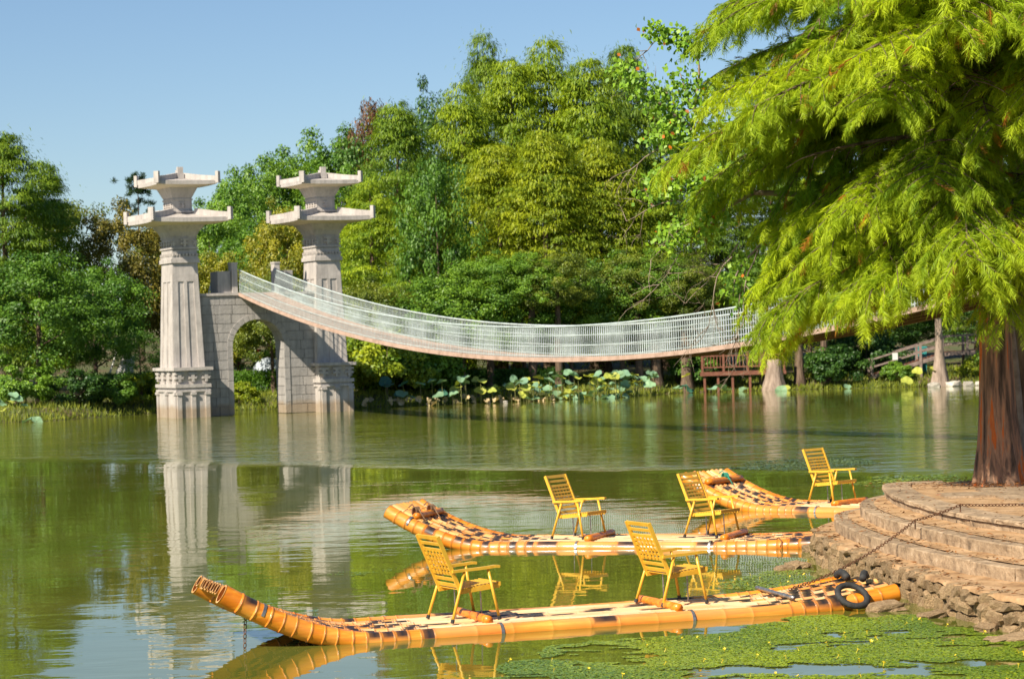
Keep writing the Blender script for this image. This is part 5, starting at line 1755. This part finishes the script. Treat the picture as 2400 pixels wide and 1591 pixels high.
# upper crown
for k in range(66):
    h = rb.uniform(5.6, 10.8)
    L = (4.5 - .2 * max(0, h - 7)) * rb.uniform(.55, 1.03)
    bo.append((h, R(rb.uniform(132, 290)), L, rb.uniform(.04, .2), rb.uniform(.22, .42)))
for k in range(16):
    h = rb.uniform(5.8, 12.0)
    bo.append((h, R(rb.uniform(290, 490)), (3.9 - .26 * max(0, h - 7)) * rb.uniform(.7, 1.0), rb.uniform(.06, .2), rb.uniform(.26, .42)))
for k in range(5):
    bo.append((rb.uniform(3.2, 4.2), R(rb.uniform(195, 268)), rb.uniform(1.4, 2.7), rb.uniform(.02, .12), rb.uniform(.3, .46)))
for k in range(26):                           # short boughs that clothe the stem
    bo.append((rb.uniform(4.6, 9.0), R(rb.uniform(175, 310)), rb.uniform(1.0, 2.6), rb.uniform(.0, .15), rb.uniform(.3, .5), False, 1.0, None, .15))
dd = [(rb.uniform(4.9, 6.6), R(rb.uniform(150, 260)), rb.uniform(1.6, 3.4), rb.uniform(-.05, .18), rb.uniform(.05, .25)) for _ in range(13)]
T1, n1 = cypress('cypress_tree', (7.22, 38.26, .84), 'big cypress with a red-streaked trunk rooted on the stone platform', bo, 12, .235, 12.6, 1.75, (.33, .46, .024), dd)
bo = []
for k in range(16):
    h = rb.uniform(5.2, 9.5)
    bo.append((h, R(rb.uniform(190, 280)), rb.uniform(2.0, 4.2), rb.uniform(.1, .28), rb.uniform(.5, .85)))
for k in range(8):
    bo.append((rb.uniform(6.0, 10.5), R(rb.uniform(-80, 190)), rb.uniform(2.0, 3.6), .12, .4))
T2, n2 = cypress('cypress_tree', (8.05, 40.1, .82), 'second cypress with a grey trunk close behind the red-streaked one', bo, 31, .22, 12.0, 1.5, (.22, .38, .024), (), 5, 1.0, 'bark')
print('sprays', n1, n2)

# ------------------------------------------------------------------ broadleaf tree with bare twigs beside the cypress
rg = np.random.default_rng(8); rr = random.Random(8)
BT = thing('tallow_tree', (7.75, 39.3, .8), 0, 'leaning glossy-leaved tree with bare twigs beside the big cypress', 'tree')
tb = MB()
P, D, N, Tn = [], [], [], []
stem = smooth_curve([(0, 0, -.1), (-.05, .1, 1.8), (-.3, .2, 3.4), (-1.4, .4, 4.2), (-2.8, .6, 4.5), (-3.9, .7, 4.6)], 4)
tb.tube(stem, [.10 * (1 - .6 * k / (len(stem) - 1)) for k in range(len(stem))], 9)


def leafy(path, r0, r1, leaves, clump=.36, frm=.3):
    path = smooth_curve(path, 5)
    tb.tube(path, [r0 + (r1 - r0) * k / (len(path) - 1) for k in range(len(path))], 6)
    n = len(path)
    for i in range(leaves):
        k = rr.uniform(frm, 1) * (n - 1); a = path[min(int(k), n - 2)].lerp(path[min(int(k), n - 2) + 1], k - int(k))
        q = Vector((rr.gauss(0, clump), rr.gauss(0, clump), rr.gauss(0, clump * .8)))
        if q.length > 2.2 * clump:
            q *= .5
        P.append(np.array(a + q)); dv = np.array([rr.gauss(0, .7), rr.gauss(0, .7), -.8 + rr.gauss(0, .3)])
        D.append(dv); N.append(np.array([-.5 + rr.gauss(0, .5), -.7 + rr.gauss(0, .5), .6 + rr.gauss(0, .4)])); Tn.append(min(1, max(0, .5 + rr.gauss(0, .25))))


e0 = Vector((-3.9, .7, 4.6))
leafy([e0, (-4.4, .7, 5.3), (-4.8, .7, 5.9), (-5.0, .7, 6.5)], .04, .008, 620, .22)
leafy([(-4.6, .7, 5.5), (-5.2, .6, 5.9), (-5.6, .6, 6.3), (-5.9, .6, 6.65)], .025, .006, 430, .15)
leafy([(-4.7, .7, 5.6), (-5.1, .6, 5.6), (-5.4, .6, 5.5)], .025, .006, 340, .16)
leafy([(-4.8, .7, 5.9), (-4.7, .7, 6.6), (-4.9, .7, 7.0), (-5.45, .7, 7.2)], .025, .006, 330, .12, .5)
leafy([e0, (-4.5, .5, 4.75), (-5.1, .5, 4.85), (-5.5, .5, 4.65)], .035, .008, 640, .20)
leafy([e0, (-4.5, .4, 4.3), (-5.0, .4, 4.1), (-5.3, .4, 3.9)], .035, .008, 430, .18)
leafy([(-2.9, .6, 4.5), (-3.7, .4, 3.9), (-4.2, .4, 3.4), (-4.3, .4, 3.0)], .035, .008, 200, .16, .4)
leafy([e0, (-4.0, .5, 5.2), (-4.1, .5, 5.8)], .03, .006, 300, .24)


def bare(p, d, ln, r, lvl):
    p = Vector(p); d = Vector(d).normalized()
    pts = [p]
    for k in range(6):
        d = (d + Vector((rr.gauss(0, .16), rr.gauss(0, .16), rr.gauss(0, .14) - .03))).normalized()
        pts.append(pts[-1] + d * ln / 6)
    tb.tube(pts, [r * (1 - .7 * k / 6) for k in range(7)], 5, caps=False)
    if lvl > 0:
        for k in range(rr.choice((3, 4, 5))):
            i = rr.randrange(2, 7)
            dv = d + Vector((rr.gauss(0, .7), rr.gauss(0, .5), rr.gauss(0, .7)))
            bare(pts[i], dv, ln * rr.uniform(.35, .6), r * .5, lvl - 1)


for (p, d, ln) in (((-4.4, .5, 4.4), (-1, 0, -.2), 1.5), ((-4.5, .5, 4.2), (-1, -.1, -.5), 1.4), ((-4.2, .4, 3.8), (-.5, 0, -1), 1.3), ((-5.2, .7, 5.4), (-1, 0, -.3), .9), ((-4.3, .4, 3.6), (-.7, 0, -.7), 1.2), ((-5.0, .5, 4.5), (-1, .1, .05), 1.0), ((-4.1, .4, 3.4), (-.2, 0, -1), 1.3), ((-5.2, .8, 6.2), (-1, 0, .1), .7), ((-5.2, .9, 7.1), (-1, 0, -.3), .6), ((-3.9, .3, 3.7), (-.4, -.1, -1), 1.2)):
    bare(p, d, ln, .014, 2)
tb.build('trunk', 'twig', BT, True)
P, D, N = np.array(P), np.array(D), np.array(N)
V, Fq = leaf_quads(P, D, N, rg.uniform(.065, .105, len(P)), rg.uniform(.06, .09, len(P)), .05)
c_ = link('crown', mesh_np('tallow_crown', V, Fq, 'leaf_glossy', Tn), BT); c_.color = (.19, .36, .025, 1)
# a few orange leaves among the green
k = 70
sel = rg.choice(len(P), k, replace=False)
V, Fq = leaf_quads(P[sel] + rg.normal(size=(k, 3)) * .05, D[sel], N[sel], rg.uniform(.07, .1, k), rg.uniform(.05, .08, k), .05)
c_ = link('autumn_leaves', mesh_np('autumn_leaves', V, Fq, 'leaf', rg.random(k)), BT); c_.color = (.5, .15, .02, 1)

# ------------------------------------------------------------------ floating water plants
def inside(poly, x, y):
    r = np.zeros(len(x), bool); n = len(poly)
    for i in range(n):
        x0, y0 = poly[i]; x1, y1 = poly[(i + 1) % n]
        c = ((y0 > y) != (y1 > y)) & (x < (x1 - x0) * (y - y0) / (y1 - y0 + 1e-12) + x0)
        r ^= c
    return r


def vnoise(x, y, seed, f):
    rg_ = np.random.default_rng(seed); g_ = rg_.random((64, 64))
    X, Y_ = x * f, y * f
    i, j = np.floor(X).astype(int), np.floor(Y_).astype(int)
    u, v = X - i, Y_ - j; u = u * u * (3 - 2 * u); v = v * v * (3 - 2 * v)
    h = lambda a, b_: g_[a % 64, b_ % 64]
    return (h(i, j) * (1 - u) + h(i + 1, j) * u) * (1 - v) + (h(i, j + 1) * (1 - u) + h(i + 1, j + 1) * u) * v


def pads(poly_px, n, label, seed, thr=.3, size=(.009, .023), colr=(.23, .33, .022), cat='water weed', tilt=.13):
    poly = [tuple(G(*q)[:2]) for q in poly_px]
    rg = np.random.default_rng(seed)
    a = np.array(poly); lo, hi = a.min(0), a.max(0)
    x = rg.uniform(lo[0], hi[0], n * 3); y = rg.uniform(lo[1], hi[1], n * 3)
    k = inside(poly, x + (vnoise(x, y, seed + 8, 2.3) - .5) * .5, y + (vnoise(x, y, seed + 9, 2.3) - .5) * .9)
    v = .5 * vnoise(x, y, seed, 1.1) + .28 * vnoise(x, y, seed + 1, 3.7) + .22 * vnoise(x * .6, y, seed + 2, 9.0)
    k &= v > thr
    # none under the rafts
    for (o_, an, Lr) in ((oA, aA, 8.0), (oB, aB, 6.75), (oC, aC, 7.0)):
        u_ = (x - o_[0]) * math.cos(an) + (y - o_[1]) * math.sin(an); w_ = -(x - o_[0]) * math.sin(an) + (y - o_[1]) * math.cos(an)
        k &= ~((u_ > .9) & (u_ < Lr + .1) & (np.abs(w_) < WR / 2 + .1))
    x, y = x[k][:n], y[k][:n]
    m_ = len(x)
    rad = rg.uniform(*size, m_)
    az = rg.uniform(0, 6.28, m_); tx = rg.normal(size=m_) * tilt; ty = rg.normal(size=m_) * tilt
    corners = []
    for c in range(6):
        an = az + c * math.pi / 3 + (.25 if c == 0 else 0)
        rr_ = rad * (.45 if c == 0 else 1)
        dx, dy = rr_ * np.cos(an), rr_ * np.sin(an)
        corners.append(np.stack([x + dx, y + dy, .006 + np.abs(dx * tx + dy * ty) + rg.random(m_) * .004], 1))
    V = np.stack(corners, 1).reshape(-1, 3)
    Fq = np.arange(m_ * 6).reshape(-1, 6)
    tn = np.clip(.05 + .9 * vnoise(x, y, seed + 5, .9) + rg.normal(size=m_) * .33, 0, 1)
    o = link('floating_weed', mesh_np('floating_weed', V, Fq, 'pad', tn)); o['kind'] = 'stuff'; o.color = (*colr, 1)
    tag(o, label, cat)
    return x, y


wx, wy = pads([(1080, 1640), (1170, 1560), (1290, 1522), (1480, 1500), (1640, 1490), (1760, 1462), (1900, 1448), (2060, 1438), (2140, 1444), (2210, 1462), (2290, 1482), (2340, 1500), (2420, 1510), (2480, 1640)], 95000, 'carpet of small green floating leaves between the curled raft and the shore', 50, .40)
wx2, wy2 = pads([(1690, 1372), (1740, 1350), (1800, 1338), (1870, 1338), (1940, 1352), (1960, 1366), (1900, 1380), (1800, 1388)], 3000, 'small patch of floating leaves behind the stern of the curled raft', 60, .28)
pads([(1560, 1330), (1700, 1316), (1900, 1308), (1910, 1318), (1720, 1340), (1600, 1345)], 500, 'thin scatter of floating leaves beside the two-chair raft', 61, .42)
pads([(1700, 1098), (1790, 1080), (1990, 1072), (2080, 1084), (1990, 1096), (1840, 1104)], 1800, 'thin pale streak of floating leaves behind the farthest raft', 62, .40, (.03, .055), (.10, .17, .06))
pads([(770, 1345), (860, 1332), (1000, 1328), (1010, 1340), (880, 1350)], 420, 'faint scatter of floating leaves off the bow of the two-chair raft', 63, .42)
pads([(2000, 1140), (2060, 1120), (2250, 1112), (2250, 1122), (2080, 1132)], 700, 'floating leaves in the water behind the stone platform', 64, .35, (.03, .055))
# yellow flowers standing just above the leaves
fm = MB()
for k in range(5):
    a = 2 * math.pi * k / 5
    ca, sa = math.cos(a), math.sin(a)
    fm.add([(0, 0, 0), (.014 * ca - .009 * sa, .014 * sa + .009 * ca, .012), (.026 * ca, .026 * sa, .016), (.014 * ca + .009 * sa, .014 * sa - .009 * ca, .012)], [(0, 3, 2, 1)])
fm.tube([(0, 0, -.05), (0, 0, .002)], .003, 4)
FM = fm.mesh('flower', 'petal')
rf = random.Random(5)
for i in range(64):
    if i < 54:
        k = rf.randrange(len(wx)); x, y = wx[k], wy[k]
    else:
        k = rf.randrange(len(wx2)); x, y = wx2[k], wy2[k]
    o = link('yellow_flower', FM); o.location = (x, y, .035); s_ = rf.uniform(.5, .95); o.scale = (s_, s_, s_); o.rotation_euler = (rf.uniform(-.7, .7), rf.uniform(-.7, .7), rf.uniform(0, 6))
    tag(o, 'tiny yellow flower opening among the floating leaves', 'flower', 'yellow flowers on the floating weed')

# fallen leaves and twigs on the landing
rg = np.random.default_rng(15)
n = 900
LLp, LLd, zz_ = [], [], []
for k in range(n):
    i = rg.integers(0, 4)
    cvA = curves[i]; L = curve_len(cvA)
    p, tn, nn = cpos(cvA, L, rg.uniform(2.5, L[-1] - 1))
    wdt = (.30, .36, .42, 2.4)[i]
    q = p + nn * (abs(rg.normal()) * .12 if rg.random() < .25 else rg.uniform(.05, wdt))
    LLp.append((q.x, q.y, ZL[i] + .022))
    a = rg.uniform(0, 6.28); LLd.append((math.cos(a), math.sin(a), rg.uniform(-.1, .35)))
for k in range(900):                          # rusty needles heaped round the trunk
    a = rg.uniform(0, 6.28); q = .35 + abs(rg.normal()) * .7
    LLp.append((7.32 + q * math.cos(a) * 1.4, 38.1 + q * math.sin(a) * .9, ZL[3] + .012 + .02 * rg.random())); b_ = rg.uniform(0, 6.28); LLd.append((math.cos(b_), math.sin(b_), rg.uniform(-.1, .4)))
n = len(LLp)
V, Fq = leaf_quads(np.array(LLp), np.array(LLd), rg.normal(size=(n, 3)) * .35 + np.array([0, 0, 1.]), rg.uniform(.03, .10, n), rg.uniform(.006, .03, n), .06)
o = link('leaf_litter', mesh_np('leaf_litter', V, Fq, 'litter', rg.random(n))); o['kind'] = 'stuff'; o.color = (.20, .085, .03, 1)
tag(o, 'dry brown needles and leaves scattered on the landing steps', 'leaf litter')
